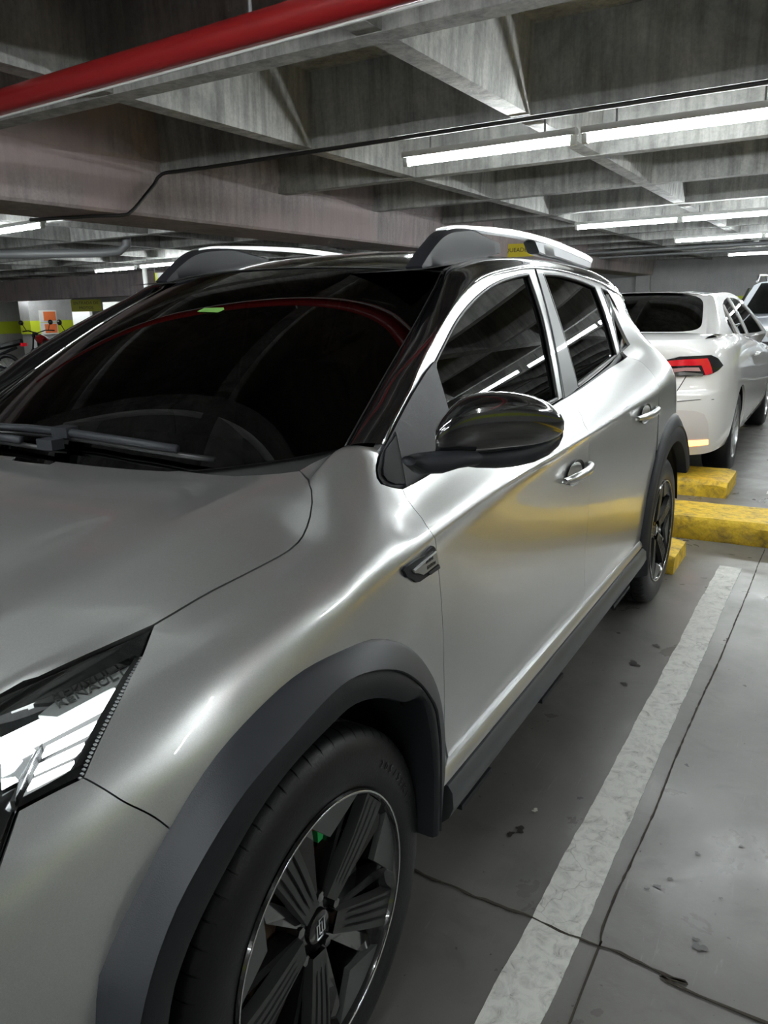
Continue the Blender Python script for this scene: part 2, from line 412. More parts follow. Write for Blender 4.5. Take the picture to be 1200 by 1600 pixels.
# ---- kerbs and wheel stops
def kerb(name, x0, x1, y0, y1, h, label, cat, seed, bev=.03):
    r = random.Random(seed); n = max(3, int((x1-x0)/.06)); rows = []
    prof = [(y0, -.01), (y0+.004, h-bev), (y0+bev, h), (y1-bev, h), (y1-.004, h-bev), (y1, -.01)]
    for i in range(n+1):
        x = x0+(x1-x0)*i/n
        e = .012 if i in (0, n) else 0
        rows.append([(x+(r.uniform(-.002, .002)), yy+r.uniform(-.0025, .0025), zz-(e if zz > 0 else 0)+r.uniform(-.0015, .0015)) for yy, zz in prof])
    mb = MB().grid(rows, True)
    m_ = len(prof); mb.f.append(tuple(range(m_))); mb.f.append(tuple(n*m_+k_ for k_ in range(m_))[::-1])
    return tag(mb.obj(name, M['yellow'], angle=40), label, cat)
kerb('kerb', -3.0, 8.5, 3.66, 4.09, .125, 'long yellow painted concrete kerb crossing behind the silver car', 'kerb', 1)
kerb('wheel_stop', -.30, .885, 4.74, 5.26, .115, 'short yellow wheel stop block under the rear of the white saloon', 'wheel stop', 2)
kerb('wheel_stop', -.45, .865, 2.99, 3.34, .095, 'small yellow wheel stop behind the rear wheel of the silver car', 'wheel stop', 4)
kerb('wheel_stop', 2.2, 3.7, 2.99, 3.34, .095, 'yellow wheel stop in the empty bay right of the silver car', 'wheel stop', 5)

# ---- lighting: batten fittings on rails below the ribs
def fitting(x0, length, y, z, label, group, rz=0., rail=True):
    t = thing('tube_light', label, 'ceiling light', (x0+length/2, y, z), rz, group)
    L = length/2
    MB().box((0, 0, .045), (length+.06, .07, .035)).obj('batten', M['white_metal'], t)
    MB().tube([(-L, 0, .0), (L, 0, .0)], .019, 10).obj('tube', M['tube'], t)
    for s in (-1, 1): MB().box((s*(L+.012), 0, .008), (.03, .04, .06)).obj('end_cap', M['white_metal'], t)
    for s in (-.7, .7): MB().tube([(s*L, 0, .06), (s*L, 0, .14)], .006, 6).obj('hanger', M['steel_grey'], t)
    return t
g1 = 'tube lights in the row nearest the car'
zt = 2.33
names1 = ['left tube light of the row right above the silver car roof', 'second tube light from the left in the row above the silver car roof', 'third tube light of the row above the silver car', 'fourth tube light of the row above the silver car', 'fifth tube light of the row above the silver car', 'sixth tube light of the row above the silver car']
for i in range(6):
    fitting(-1.065+1.157*i, 1.065, 3.86, 2.215, names1[i], g1)
for i, x in enumerate((-1.44, -.25, .94, 2.13)):
    fitting(x, 1.13, 8.74, 2.2, ['left tube light of the second row over the white saloon', 'second tube light of the second row over the white saloon', 'third tube light of the second row, beyond the white saloon', 'fourth tube light of the second row'][i], 'tube lights in the second row')
for i, x in enumerate((-.9, .32, 1.54)):
    fitting(x, 1.16, 11.9, 2.2, ['left tube light of the third row far over the white saloon', 'second tube light of the third row', 'third tube light of the third row'][i], 'tube lights in the third row')
for i, x in enumerate((-.74, .48)):
    fitting(x, 1.16, 16.45, 2.2, ['left tube light in the row close to the back wall', 'right tube light in the row close to the back wall'][i], 'tube lights by the back wall')
for i, (x, y) in enumerate(((-7.95, 4.66), (-6.68, 4.5))):
    fitting(x, 1.15, y, 2.2, ['tube light at the far left picture edge beyond the wide beam', 'tube light whose right end shows left of the wide beam'][i], 'tube lights beyond the wide beam', -.1)
for i, (x, y) in enumerate(((-11.6, 10.05), (-10.0, 9.75))):
    fitting(x, 1.25, y, 2.2, ['left of the two far tube lights beside the grey drop pipe', 'right of the two far tube lights beside the grey drop pipe'][i], 'far tube lights beside the drop pipe', -.1)
for i, (x, y) in enumerate(((-22.2, 15.5), (-20.7, 15.3), (-19.2, 15.1))):
    fitting(x, 1.3, y, 2.2, ['tube light left-most over the motorcycles', 'tube light in the middle over the motorcycles', 'tube light right-most over the motorcycles'][i], 'far tube lights over the motorcycles', -.13)
# unseen fittings: a few read from reflections, the rest added to brighten the scene
for i, (x, y) in enumerate(((-1.15, -1.12), (.15, -1.12), (.1, -2.72), (3.5, .58), (4.8, .58), (6.1, .58), (2.2, -5.8), (3.5, -5.8), (-.9, -5.8), (-7, -1.0), (-8.3, -1.0), (-16, 6.88), (-14.5, 6.88), (-15.5, 13.4), (-14.2, 13.4), (-6.5, 13.4), (3.4, 8.74), (5.2, 11.9))):
    fitting(x, 1.2, y, 2.215, 'unseen white ceiling tube light added outside the edges of the picture', 'tube lights outside the picture')

# ---- pipes
def pipe(name, pts, r, m, label, cat='pipe', seg=16):
    return tag(MB().tube(pts, r, seg).obj(name, m, None, True), label, cat)
rp = thing('sprinkler_pipe', 'thick red sprinkler pipe running across under the ceiling beams', 'pipe', (-1, 1.47, 2.2))
MB().tube([(x, (1.47-1.47)-.045*(x+1), 0) for x in np.linspace(-5, 6.5, 24)], .047, 20).obj('pipe_run', M['red'], rp, True)
MB().tube([(x, -.045*(x+1)+.012, -.052) for x in np.linspace(-5, 6.5, 24)], .005, 6).obj('thin_white_run', M['white_metal'], rp, True)  # thin white tube along the underside of the pipe
for x in (-3.0, .62, 3.6): MB().tube([(x+.08*1, -.045*(x+1), .04), (x+.08, -.045*(x+1), .60)], .006, 6).obj('hanger', M['steel_grey'], rp)
pts = [(6, 3.70, 2.33), (-1.7, 3.70, 2.33), (-2.75, 3.68, 2.33), (-3.02, 3.64, 2.32), (-3.07, 3.60, 2.25), (-3.085, 3.38, 2.05), (-3.11, 3.30, 2.012), (-3.3, 3.2, 2.012), (-3.8, 3.05, 2.012)]
P_ = cr(pts, .04)
tag(MB().tube([(p[0], p[1], p[2]) for p in P_], .013, 8).obj('electrical_conduit', M['conduit'], None, True), 'thin black conduit along a ceiling beam bending down the wide beam', 'conduit')
pipe('drain_pipe', [(-12.5, 3.2, 2.2), (-7.9, 7.1, 2.2), (-7.7, 7.3, 2.22), (-7.62, 7.38, 2.3), (-7.6, 7.4, 2.8)], .06, M['steel_grey'], 'fat grey drain pipe hanging under the far left ceiling')
pipe('drop_pipe', [(-11.4, 11.2, 2.79), (-11.4, 11.2, .0)], .05, M['white_metal'], 'slim upright pipe standing between the far tube lights')
pipe('conduit_run', [(-6, 14.6, 2.26), (-3.6, 14.6, 2.26), (-3.3, 14.8, 2.28), (6, 15.0, 2.3)], .03, M['steel_grey'], 'grey conduit under the ceiling near the back wall', 'conduit')
pipe('conduit_run', [(-6, 15.6, 2.22), (-3.9, 15.6, 2.22), (-3.5, 15.8, 2.25), (6, 16.2, 2.25)], .03, M['steel_grey'], 'second grey conduit closer to the back wall', 'conduit')
cc = thing('electrical_cabinet', 'dark narrow electrical cabinet fixed up on the far back wall', 'cabinet', (-4.9, 20.9, 1.55))
MB().box((0, -.08, .30), (.42, .24, .85)).obj('body', mat('dark_blue_grey', (.05, .055, .08), .5), cc)
MB().box((.02, -.21, .30), (.36, .015, .75)).obj('door', mat('blue_grey', (.08, .09, .13), .5), cc)

# ---- signs
def sign(name, label, c, w, h, rz, face, lines, ink=M['ink'], border=None):
    t = thing(name, label, 'sign', c, rz)
    MB().box((0, 0, 0), (w, .02, h)).obj('board', face, t)
    if border: 
        for s in (-1, 1): MB().box((s*(w/2-.02), -.012, 0), (.04, .006, h)).obj('border', border, t)
    n = len(lines)
    for k_, (txt, sz) in enumerate(lines):
        text_mesh('lettering', txt, sz, ink, t, (0, -.0125, (n-1)*sz*.6-k_*sz*1.2), (1, 0, 0), (0, 0, 1), .002)
    return t
s1 = sign('hanging_sign', 'yellow sign with small black lettering seen under the roof rail', (-2.95, 10.85, 2.14), .92, .19, .3, M['sign_yellow'], [('PARQUEADERO MTS', .085)])
for x in (-.35, .35): MB().tube([(x, 0, .09), (x, 0, .3)], .005, 6).obj('hanger', M['steel_grey'], s1)
s2 = sign('hanging_sign', 'olive yellow sign with two lines over the motorcycle parking', (-16.8, 14, 1.64), .80, .32, .65, mat('olive_yellow', (.42, .42, .03), .6), [('ENTRADA DE', .11), ('MOTOS', .11)])
for x in (-.4, .4): MB().tube([(x*.8, 0, .15), (x*.8, 0, 1.16)], .008, 6).obj('hanger', M['steel_grey'], s2)
s3 = sign('direction_sign', 'white and lime sign with a blue curved arrow beside the far rail', (-11.1, 11.6, 1.95), .6, .5, .6, M['white'], [], border=M['wall_band'])
for x in (-.3, .3): MB().tube([(x, 0, .25), (x, 0, .9)], .008, 6).obj('hanger', M['steel_grey'], s3)
MB().tube([(.16*math.cos(a)-.05, -.02, .1*math.sin(a)+.02) for a in np.linspace(-.4, 3.7, 14)], .025, 6).obj('arrow', M['blue'], s3)
# notices on the far left column
for i, z in enumerate((1.40, 1.0)):
    t = thing('safety_notice', ['orange notice on the far left column, upper one', 'orange notice on the far left column, lower one'][i], 'notice', (-21.6, 16.3, z), PI/2+.0)
    MB().box((0, 0, 0), (.66, .02, .38)).obj('board', M['white'], t); MB().box((0.06, -.013, 0), (.46, .008, .29)).obj('print', M['orange'], t)
tag(MB().box((-21.9, 16.5, 1.2), (.5, 1.7, 2.4)).obj('trim_11', M['wall']), kind='structure')
tag(MB().box((-21.9, 16.5, 1.05), (.53, 1.73, .42)).obj('trim_12', M['wall_band']), kind='structure')
tag(MB().box((-19.75, 16.2, .9), (.85, .1, 1.7)).obj('white_partition', mat('bright_white_board', (.85, .85, .83), .6), None), 'bright white partition panel behind the far left signs', 'panel')
tag(MB().box((-18.0, 16.3, .9), (1.6, .1, 1.75)).obj('white_partition', M['white'], None), 'second white panel partly hidden by the silver car windshield', 'panel')
# ================================================================ THE SILVER CAR
# car frame = world frame: x across (its left side is +x), y backwards from the front axle, z up
def Gs(y, z):
    """side of the greenhouse: x for a given y, z"""
    d = z-.98
    x = .755-.27*d-.13*d*d*np.sign(d)
    x = x-.02*np.maximum(0, y-1.8)**2*np.clip((z-1.12)/.24, 0, 1.3)-.20*np.maximum(0, np.minimum(y, 3.2)-2.4)**2
    return x
SEC = {
 -.83: [(0, .60), (.25, .60), (.40, .60), (.48, .595), (.52, .57), (.54, .52), (.55, .46), (.56, .40), (.55, .30), (.52, .24)],
 -.78: [(0, .70), (.28, .70), (.47, .69), (.56, .67), (.60, .635), (.62, .58), (.63, .51), (.64, .42), (.64, .31), (.61, .23)],
 -.68: [(0, .815), (.34, .805), (.57, .765), (.645, .74), (.69, .70), (.715, .64), (.73, .565), (.735, .47), (.735, .34), (.70, .22)],
 -.55: [(0, .872), (.54, .835), (.655, .808), (.725, .78), (.765, .74), (.79, .685), (.805, .61), (.81, .50), (.81, .36), (.78, .22)],
 -.35: [(0, .932), (0.600, 0.908), (.70, .866), (.755, .845), (.79, .81), (.82, .765), (.84, .70), (.86, .58), (.865, .40), (.835, .22)],
 -.15: [(0, .972), (0.600, 0.940), (.742, .902), (.79, .885), (.825, .855), (.852, .81), (.868, .75), (.88, .62), (.876, .42), (.845, .22)],
 .05: [(0, .995), (0.600, 0.970), (.752, .926), (.80, .917), (.84, .887), (.862, .848), (.871, .78), (.878, .62), (.874, .42), (.845, .23)],
 .13: [(0, 1.003), (0.600, 0.978), (.748, .942), (.797, .935), (.84, .903), (.864, .863), (.869, .79), (.875, .62), (.873, .42), (.845, .24)],
 .20: [(0, 1.01), (0.600, 0.988), (.728, .992), (.79, .962), (.836, .920), (.864, .876), (.868, .80), (.873, .62), (.872, .42), (.842, .25)],
 .27: [(0, 1.015), (0.600, 1.002), (.708, 1.032), (.765, 1.0), (.828, .935), (.863, .886), (.866, .825), (.870, .62), (.872, .42), (.84, .25)],
 .36: [(0, 1.015), (.58, 1.02), (.700, 1.056), (.75, 1.04), (.812, .945), (.859, .894), (.862, .838), (.868, .62), (.872, .42), (.84, .25)],
 .46: [(0, 1.0), (.58, 1.02), (.68, 1.05), (.752, 1.02), (.806, .95), (.856, .901), (.858, .848), (.868, .62), (.872, .42), (.84, .25)],
 .80: [(0, 1.0), (.58, 1.02), (.68, 1.05), (.75, 1.0), (.804, .968), (.857, .920), (.853, .868), (.868, .62), (.872, .42), (.84, .25)],
 1.2: [(0, 1.0), (.58, 1.02), (.68, 1.05), (.748, 1.018), (.803, .985), (.860, .932), (.857, .88), (.872, .63), (.874, .42), (.84, .25)],
 1.6: [(0, 1.0), (.58, 1.02), (.68, 1.07), (.742, 1.043), (.803, 1.008), (.861, .948), (.862, .892), (.875, .64), (.876, .42), (.842, .25)],
 2.0: [(0, 1.0), (.58, 1.03), (.68, 1.10), (.735, 1.083), (.801, 1.046), (.863, .975), (.873, .902), (.880, .66), (.878, .42), (.845, .25)],
 2.3: [(0, 1.0), (.642, 1.375), (.678, 1.30), (.730, 1.125), (.800, 1.078), (.868, 1.0), (.882, .915), (.886, .68), (.880, .42), (.845, .25)],
 2.6: [(0, 1.0), (.622, 1.355), (.655, 1.30), (.730, 1.165), (.796, 1.108), (.862, 1.03), (.880, .93), (.884, .70), (.878, .42), (.845, .26)],
 2.9: [(0, 1.0), (.612, 1.31), (.642, 1.26), (.685, 1.145), (.742, 1.092), (.816, .992), (.838, .91), (.852, .70), (.85, .50), (.82, .40)],
 3.08: [(0, 1.0), (.565, 1.27), (.60, 1.21), (.625, 1.125), (.68, 1.078), (.762, .985), (.785, .9), (.80, .70), (.80, .54), (.77, .44)],
 3.2: [(0, 1.0), (.50, 1.20), (.53, 1.14), (.565, 1.09), (.62, 1.05), (.67, .96), (.69, .88), (.71, .70), (.71, .55), (.68, .46)],
}
for y_, zs_ in ((2.3, (1.372, 1.30)), (2.6, (1.35, 1.28)), (2.9, (1.305, 1.25)), (3.08, (1.265, 1.205)), (3.2, (1.21, 1.15))):
    for k_, z_ in zip((1, 2), zs_): SEC[y_][k_] = (float(Gs(np.array(y_), z_)), z_)
    b_, c_ = SEC[y_][1], SEC[y_][2]; SEC[y_][0] = (2*b_[0]-c_[0], 2*b_[1]-c_[1])
YK = sorted(SEC); LX = np.array([[SEC[y][k][0] for y in YK] for k in range(10)]); LZ = np.array([[SEC[y][k][1] for y in YK] for k in range(10)])
def Pv(y, v):
    """point of the body for y and line number v (negative v: the far side)"""
    y = np.atleast_1d(np.asarray(y, float)); v = np.atleast_1d(np.asarray(v, float))
    sg = np.where(v < 0, -1., 1.); w = np.clip(np.abs(v), 0, 9)
    X = np.array([pchip(YK, LX[k], y) for k in range(10)]); Z = np.array([pchip(YK, LZ[k], y) for k in range(10)])
    X = np.vstack([np.where(X[0:1] > .05, 2*X[0:1]-X[1:2], -X[1:2]), X, 2*X[9:]-X[8:9]]); Z = np.vstack([Z[1:2], Z, 2*Z[9:]-Z[8:9]])
    i = np.minimum(w.astype(int), 8); t = w-i; n = np.arange(len(y))
    def f(A):
        a, b, c, d = A[i, n], A[i+1, n], A[i+2, n], A[i+3, n]
        return .5*(2*b+(c-a)*t+(2*a-5*b+4*c-d)*t*t+(-a+3*b-3*c+d)*t**3)
    fx, fz = f(X), f(Z)
    ridge = lambda r, s_: -np.sqrt(r*r+s_*s_)+s_
    xc = .60+0*y; fade = np.clip((2.0-w)/.5, 0, 1)*np.clip((y+.75)/.2, 0, 1)*np.clip((.6-y)/.3, 0, 1)
    fz = fz+fade*(.12*ridge(np.clip(fx-xc, -.12, .12), .007)+.013)
    return np.stack([fx*sg, y, fz], -1)
def Nv(y, v):
    e = 2e-3; y = np.atleast_1d(np.asarray(y, float)); v = np.atleast_1d(np.asarray(v, float)); va = np.maximum(np.abs(v), .02)
    n = np.cross(Pv(y, va+e)-Pv(y, va-e), Pv(y+e, va)-Pv(y-e, va)); n /= np.linalg.norm(n, axis=1)[:, None]+1e-12
    n[:, 0] *= np.where(v < 0, -1., 1.); return n
_yg = np.concatenate([np.linspace(-.83, .6, 110), np.linspace(.62, 3.2, 90)]); _vg = np.linspace(0, 9, 73)
_YY, _VV = np.meshgrid(_yg, _vg, indexing='ij'); _PP = Pv(_YY.ravel(), _VV.ravel())
_nv = len(_vg)
BVH = BVHTree.FromPolygons([tuple(p) for p in _PP], [(i*_nv+j, i*_nv+j+1, (i+1)*_nv+j+1, (i+1)*_nv+j) for i in range(len(_yg)-1) for j in range(_nv-1)])
def Bp(px, py):
    """where the body surface is seen at this point of the photo -> (y, v)"""
    d = Vector(pxdir(px, py)).normalized(); h = BVH.ray_cast(Vector(EYE), d)
    if h[0] is None:
        h = BVH.find_nearest(Vector(EYE)+d*1.9)
        loc = h[0]
    else: loc = h[0]
    vs = np.linspace(0, 9, 721); Q = Pv(np.full(721, loc.y), vs); k = np.argmin(((Q-np.array(loc))**2).sum(1))
    return (loc.y, vs[k])
def BB(*pts): return [Bp(*p) for p in pts]

def in_poly(pt, poly):
    x, y = pt; c = False; n = len(poly); j = n-1
    for i in range(n):
        if (poly[i][1] > y) != (poly[j][1] > y) and x < (poly[j][0]-poly[i][0])*(y-poly[i][1])/(poly[j][1]-poly[i][1])+poly[i][0]: c = not c
        j = i
    return c
def patch(name, loops, m, parent, Pf, Nf, res=(.02, .12), fold=.012, off=0., gap=.0009, holes=(), step=(.02, .12), mirror=True, sym=False, thick=None, jit=False):
    """a panel: 2-D outline in surface coordinates, filled finely, laid on the surface, edges folded in"""
    sc = np.array([1/res[0], 1/res[1]])
    def dens(loop):
        L = [np.array(p, float) for seg in loop for p in cr([np.array(q)*sc for q in seg], .8)[:-1]]
        out = []
        for p in L:
            if not out or np.linalg.norm(p-out[-1]) > .12: out.append(p)
        if np.linalg.norm(out[0]-out[-1]) < .12: out.pop()
        return [p/sc for p in out]
    outs = [dens(loops)]+[dens(h) for h in holes]
    # shrink by the shut-line gap
    def shrink(L, g, hole=False):
        A = np.array(L); P3 = Pf(A[:, 0], A[:, 1]); N3 = Nf(A[:, 0], A[:, 1])
        T = np.roll(P3, -1, 0)-np.roll(P3, 1, 0)
        area = 0.5*np.sum(A[:, 0]*np.roll(A[:, 1], -1)-np.roll(A[:, 0], -1)*A[:, 1])
        I = np.cross(N3, T); I /= np.linalg.norm(I, axis=1)[:, None]+1e-9
        e = 1e-3; du = (Pf(A[:, 0]+e, A[:, 1])-P3)/e; dv = (Pf(A[:, 0], A[:, 1]+e)-P3)/e
        # choose sign: inward in 2-D
        a = (I*du).sum(1)/((du*du).sum(1)+1e-9); b = (I*dv).sum(1)/((dv*dv).sum(1)+1e-9)
        t2 = np.roll(A, -1, 0)-np.roll(A, 1, 0); inn = np.stack([-t2[:, 1], t2[:, 0]], 1)*(1 if area > 0 else -1)
        s = np.sign(a*inn[:, 0]+b*inn[:, 1]); s[s == 0] = 1
        if hole: s = -s
        return [tuple(x) for x in A+np.stack([a, b], 1)*(g*s)[:, None]]
    L2 = [shrink(o, gap, k > 0) for k, o in enumerate(outs)]
    A = np.array(L2[0]); lo = A.min(0); hi = A.max(0)
    pts = []; edges = []
    for L in L2:
        b = len(pts); pts += [Vector((p[0]*sc[0], p[1]*sc[1])) for p in L]; edges += [(b+i, b+(i+1) % len(L)) for i in range(len(L))]
    nb = len(pts)
    S2 = [[(p[0]*sc[0], p[1]*sc[1]) for p in L] for L in L2]
    allb = np.array([q for L in S2 for q in L])
    for a in np.arange(lo[0]*sc[0]+.5, hi[0]*sc[0], 1.):
        for c in np.arange(lo[1]*sc[1]+.5, hi[1]*sc[1], 1.):
            if in_poly((a, c), S2[0]) and not any(in_poly((a, c), h) for h in S2[1:]) and np.min(((allb-(a, c))**2).sum(1)) > .2:
                pts.append(Vector((a, c)))
    vs, es, fs, *_ = delaunay_2d_cdt(pts, edges, [], 1, 1e-6)
    V2 = np.array([(v.x, v.y) for v in vs])
    F = []
    for f in fs:
        c = V2[list(f)].mean(0)
        if in_poly(c, S2[0]) and not any(in_poly(c, h) for h in S2[1:]): F.append(tuple(f))
    V2 = V2/sc; P3 = Pf(V2[:, 0], V2[:, 1]); N3 = Nf(V2[:, 0], V2[:, 1]); P3 = P3+N3*off
    # orientation
    f0 = F[len(F)//2]; a, b, c = P3[f0[0]], P3[f0[1]], P3[f0[2]]
    if np.dot(np.cross(b-a, c-a), N3[f0[0]]) < 0: F = [f[::-1] for f in F]
    cnt = {}
    for f in F:
        for i in range(3):
            cnt[(f[i], f[(i+1) % 3])] = 1
    bnd = [e for e in cnt if (e[1], e[0]) not in cnt]
    P = [p for p in P3]; NN = [n for n in N3]; fF = list(F); idx = {}
    for e in bnd:
        for k_ in e:
            if k_ not in idx:
                idx[k_] = len(P); P.append(P3[k_]); P.append(P3[k_]-N3[k_]*fold); NN += [None, None]
    for a, b in bnd:
        ia, ib = idx[a], idx[b]; fF.append((b, a, ia, ib)); fF.append((ib, ia, ia+1, ib+1))
    def build(P_, N_, F_, nm):
        me = bpy.data.meshes.new(nm); me.from_pydata([tuple(map(float, p)) for p in P_], [], F_)
        me.materials.append(m); me.polygons.foreach_set('use_smooth', [True]*len(me.polygons))
        nl = []
        for poly in me.polygons:
            for li in poly.loop_indices:
                vi = me.loops[li].vertex_index
                n = N_[vi]
                nl.append(tuple(map(float, n)) if (n is not None and len(poly.vertices) == 3) else tuple(poly.normal))
        me.normals_split_custom_set(nl)
        return link(bpy.data.objects.new(nm, me), parent)
    fF = [f for f in fF if len(set(f)) == len(f)]
    o = build(P, NN, fF, name)
    if mirror:
        fl = np.array([-1, 1, 1])
        build([p*fl for p in P], [None if n is None else n*fl for n in NN], [f[::-1] for f in fF], name)
    return o
def strip_under(name, curves, parent, Pf, Nf, depth=.011, w=.012, m=None, mirror=True):
    """dark backing below the shut lines"""
    for sgn in ((1, -1) if mirror else (1,)):
        mb = MB()
        for cv in curves:
            A = np.array(cr(cv, .03)); P3 = Pf(A[:, 0], A[:, 1]); N3 = Nf(A[:, 0], A[:, 1])
            T = np.gradient(P3, axis=0); I = np.cross(N3, T); I /= np.linalg.norm(I, axis=1)[:, None]
            rows = [[p-n*depth-i*w, p-n*(depth+.004), p-n*depth+i*w] for p, n, i in zip(P3, N3, I)]
            mb.grid([[(q[0]*sgn, q[1], q[2]) for q in r] for r in rows])
        mb.obj(name, m or M['black'], parent)

car = thing('hatchback_car', 'silver hatchback car with black roof and dark grey wheel arches', 'car', (0, 0, 0))

# ---- shared outlines (photo positions laid on the body surface)
HS = BB((468, 735), (480, 747), (487, 765), (488, 785), (485, 808), (474, 838), (455, 858), (400, 889), (330, 925), (270, 960), (241, 977))
hlT = BB((241, 977), (180, 1005), (120, 1032), (60, 1060), (2, 1087))
hlTf = [hlT[-1], (-.50, 2.15), (-.60, 1.95), (-.68, 1.75)]
hlR = BB((241, 977), (228, 1010), (200, 1066), (165, 1138), (130, 1215))
hlB = BB((130, 1215), (95, 1232), (60, 1250), (30, 1266))
hlBf = [hlB[-1], (-.50, 4.9), (-.58, 4.9), (-.66, 4.6)]
BF = BB((130, 1215), (200, 1256), (268, 1298))
ARCH = BB((268, 1440), (307, 1360), (378, 1246), (454, 1156), (530, 1075), (577, 1051), (625, 1050), (657, 1070), (679, 1104), (688, 1150), (691, 1215))
DL = BB((629, 764), (634, 776), (645, 792), (658, 808), (671, 828), (683, 868), (691, 960), (694, 1060), (695, 1150), (697, 1216))
# hood, one sheet across the car
hs_full = HS; neg = lambda L: [(a, -b) for a, b in L]
_h = BB((468, 735), (435, 739.5), (400, 742), (330, 741), (262, 733), (200, 722), (100, 711))
_h = [p for i, p in enumerate(_h) if i == 0 or p[1] < _h[i-1][1]]
rear = _h+[(.175, .12), (.17, 0), (.175, -.12)]+[(a, -b) for a, b in _h[::-1]]
front = [(-.70, 1.70), (-.735, 1.0), (-.75, 0), (-.735, -1.0), (-.70, -1.70)]
hlF_h = hlT+[(-.50, 2.15), (-.60, 1.95), (-.70, 1.70)]
patch('hood', [rear, neg(HS), neg(hlF_h), front[::-1], hlF_h[::-1], HS[::-1]], M['silver'], car, Pv, Nv, mirror=False, gap=.0024)
# fender
WSc = BB((468, 735), (500, 718), (540, 697)); FT = BB((540, 697), (570, 697.5), (596, 697))
SF = BB((596, 697), (590, 715), (587, 735), (589, 747), (595, 756), (610, 761), (629, 764))
AR_f = [(BF[-1][0]+.0, BF[-1][1]), ARCH[0]]
arch_join = BB((268, 1298), (300, 1330), (310, 1355))
archF = BB((310, 1355), (378, 1246), (454, 1156), (530, 1075), (577, 1051), (625, 1050), (657, 1070), (679, 1104), (688, 1150), (691, 1200))
patch('fender', [WSc, FT, SF, DL, [DL[-1], archF[-1]], archF[::-1], arch_join[::-1], BF[::-1], hlR[::-1], HS[::-1]], M['silver'], car, Pv, Nv)
# front bumper skin
def arc_pts(cy, r, a0, a1, n=14):
    out = []
    for a in np.linspace(math.radians(a0), math.radians(a1), n):
        y = cy+r*math.cos(a); z = .328+r*math.sin(a)
        vs = np.linspace(3, 9, 601); Q = Pv(np.full(601, y), vs); out.append((y, vs[np.argmin(abs(Q[:, 2]-z))]))
    return out
archB = [arch_join[-1]]+arc_pts(.0, .452, 150, 188, 8)[0:]
yb = archB[-1][0]
patch('front_bumper', [BF, arch_join, archB, [archB[-1], (yb, 8.95)], [(yb, 8.95), (-.82, 8.95)], [(-.82, 8.95), (-.82, 3), (-.81, 0)], [(-.81, 0), (-.755, 0)], front[2:][::-1][::-1] if False else [(-.755, 0), (-.74, 1.0), (-.705, 1.70)], [(-.705, 1.70), (-.70, 3.4), (-.66, 4.6)], hlBf[::-1], hlB[::-1]], M['silver'], car, Pv, Nv)
# doors
yd = 2.22
RD = BB((900.7, 629), (908, 648), (915.5, 667.5), (920, 712), (921, 762), (919, 810), (914, 870), (913, 935))
RD = [(RD[0][0], 3.28)]+RD[1:]
ysill = 8.2
RD[-1] = (RD[-1][0], ysill); DLb = DL[:-1]+[(DL[-1][0], ysill)]
DL_top = DLb[0]
beltF = [DL_top, (.55, 3.6), (.66, 3.35), (.8, 3.28), (1.2, 3.28), (RD[0][0], 3.28)]
patch('front_door', [beltF, RD, [RD[-1], DLb[-1]], DLb[::-1]], M['silver'], car, Pv, Nv)
archR = arc_pts(2.604, .455, 178, 90, 14)
RR = [(2.30, 3.28), (2.33, 4.2), (2.32, 5.0), (2.30, 5.6)]
z0 = [p for p in archR if p[0] < 2.30]
patch('rear_door', [[RD[0], (1.8, 3.28), (2.30, 3.28)], RR, [RR[-1], z0[-1]], z0[::-1], [z0[0], (z0[0][0], ysill)], [(z0[0][0], ysill), RD[-1]], RD[::-1]], M['silver'], car, Pv, Nv)
archR2 = [RR[-1]]+[p for p in archR if p[0] >= 2.30]+arc_pts(2.604, .455, 86, 2, 14)
patch('quarter_panel', [[(2.30, 3.0), (2.42, 3.0)], [(2.42, 3.0), (2.43, 2.0), (2.43, .98)], [(2.43, .98), (2.84, .98)], [(2.84, .98), (2.98, 2.0), (3.10, 2.75), (3.17, 3.5), (3.19, 4.4), (3.19, 6.4)], [(3.19, 6.4), archR2[-1]], archR2[::-1], [RR[-1]]+RR[::-1][1:]+[(2.30, 3.0)]], M['silver'], car, Pv, Nv)
patch('rear_bumper', [[archR2[-1], (3.19, 6.4)], [(3.19, 6.4), (3.19, 9)], [(3.19, 9), (archR2[-1][0], 9)], [(archR2[-1][0], 9), archR2[-1]]], M['silver'], car, Pv, Nv)
for cv_ in (HS, hlT+hlTf[1:], hlR, BF, DLb, RD, RR): strip_under('shut_line_backing', [cv_], car, Pv, Nv)
# tail cap and nose cap
def cap(name, y, m, out):
    A = Pv(np.full(40, y), np.linspace(4.0 if y > 0 else 0, 9, 40)); L = [tuple(p) for p in A]+[(-p[0], p[1], p[2]) for p in A[::-1]]
    n = len(L)//2; mb = MB(); rows = []
    for i in range(n): rows.append([(L[i][0]*s, L[i][1]+out*(1-s*s), L[i][2]) for s in np.linspace(-1, 1, 13)])
    mb.grid(rows); return mb.obj(name, m, car, True)
cap('tail_panel', 3.19, M['silver'], .05); cap('front_grille', -.815, M['cladding'], -.03)
# underbody
ub = MB(); rows = []
for y in np.linspace(-.75, 3.1, 26):
    A = Pv([y], [8.9])[0]; rows.append([(-A[0]+.03, y, A[2]+.0), (-A[0]+.06, y, .20), (A[0]-.06, y, .20), (A[0]-.03, y, A[2])])
# floor pan kept clear of the wheel wells
pan = MB()
pan.box((0, 1.32, .25), (1.50, 1.50, .05)); pan.box((0, 0, .28), (1.08, 1.2, .05)); pan.box((0, 2.60, .32), (1.08, .9, .05))
pan.obj('floor_pan', M['black'], car)

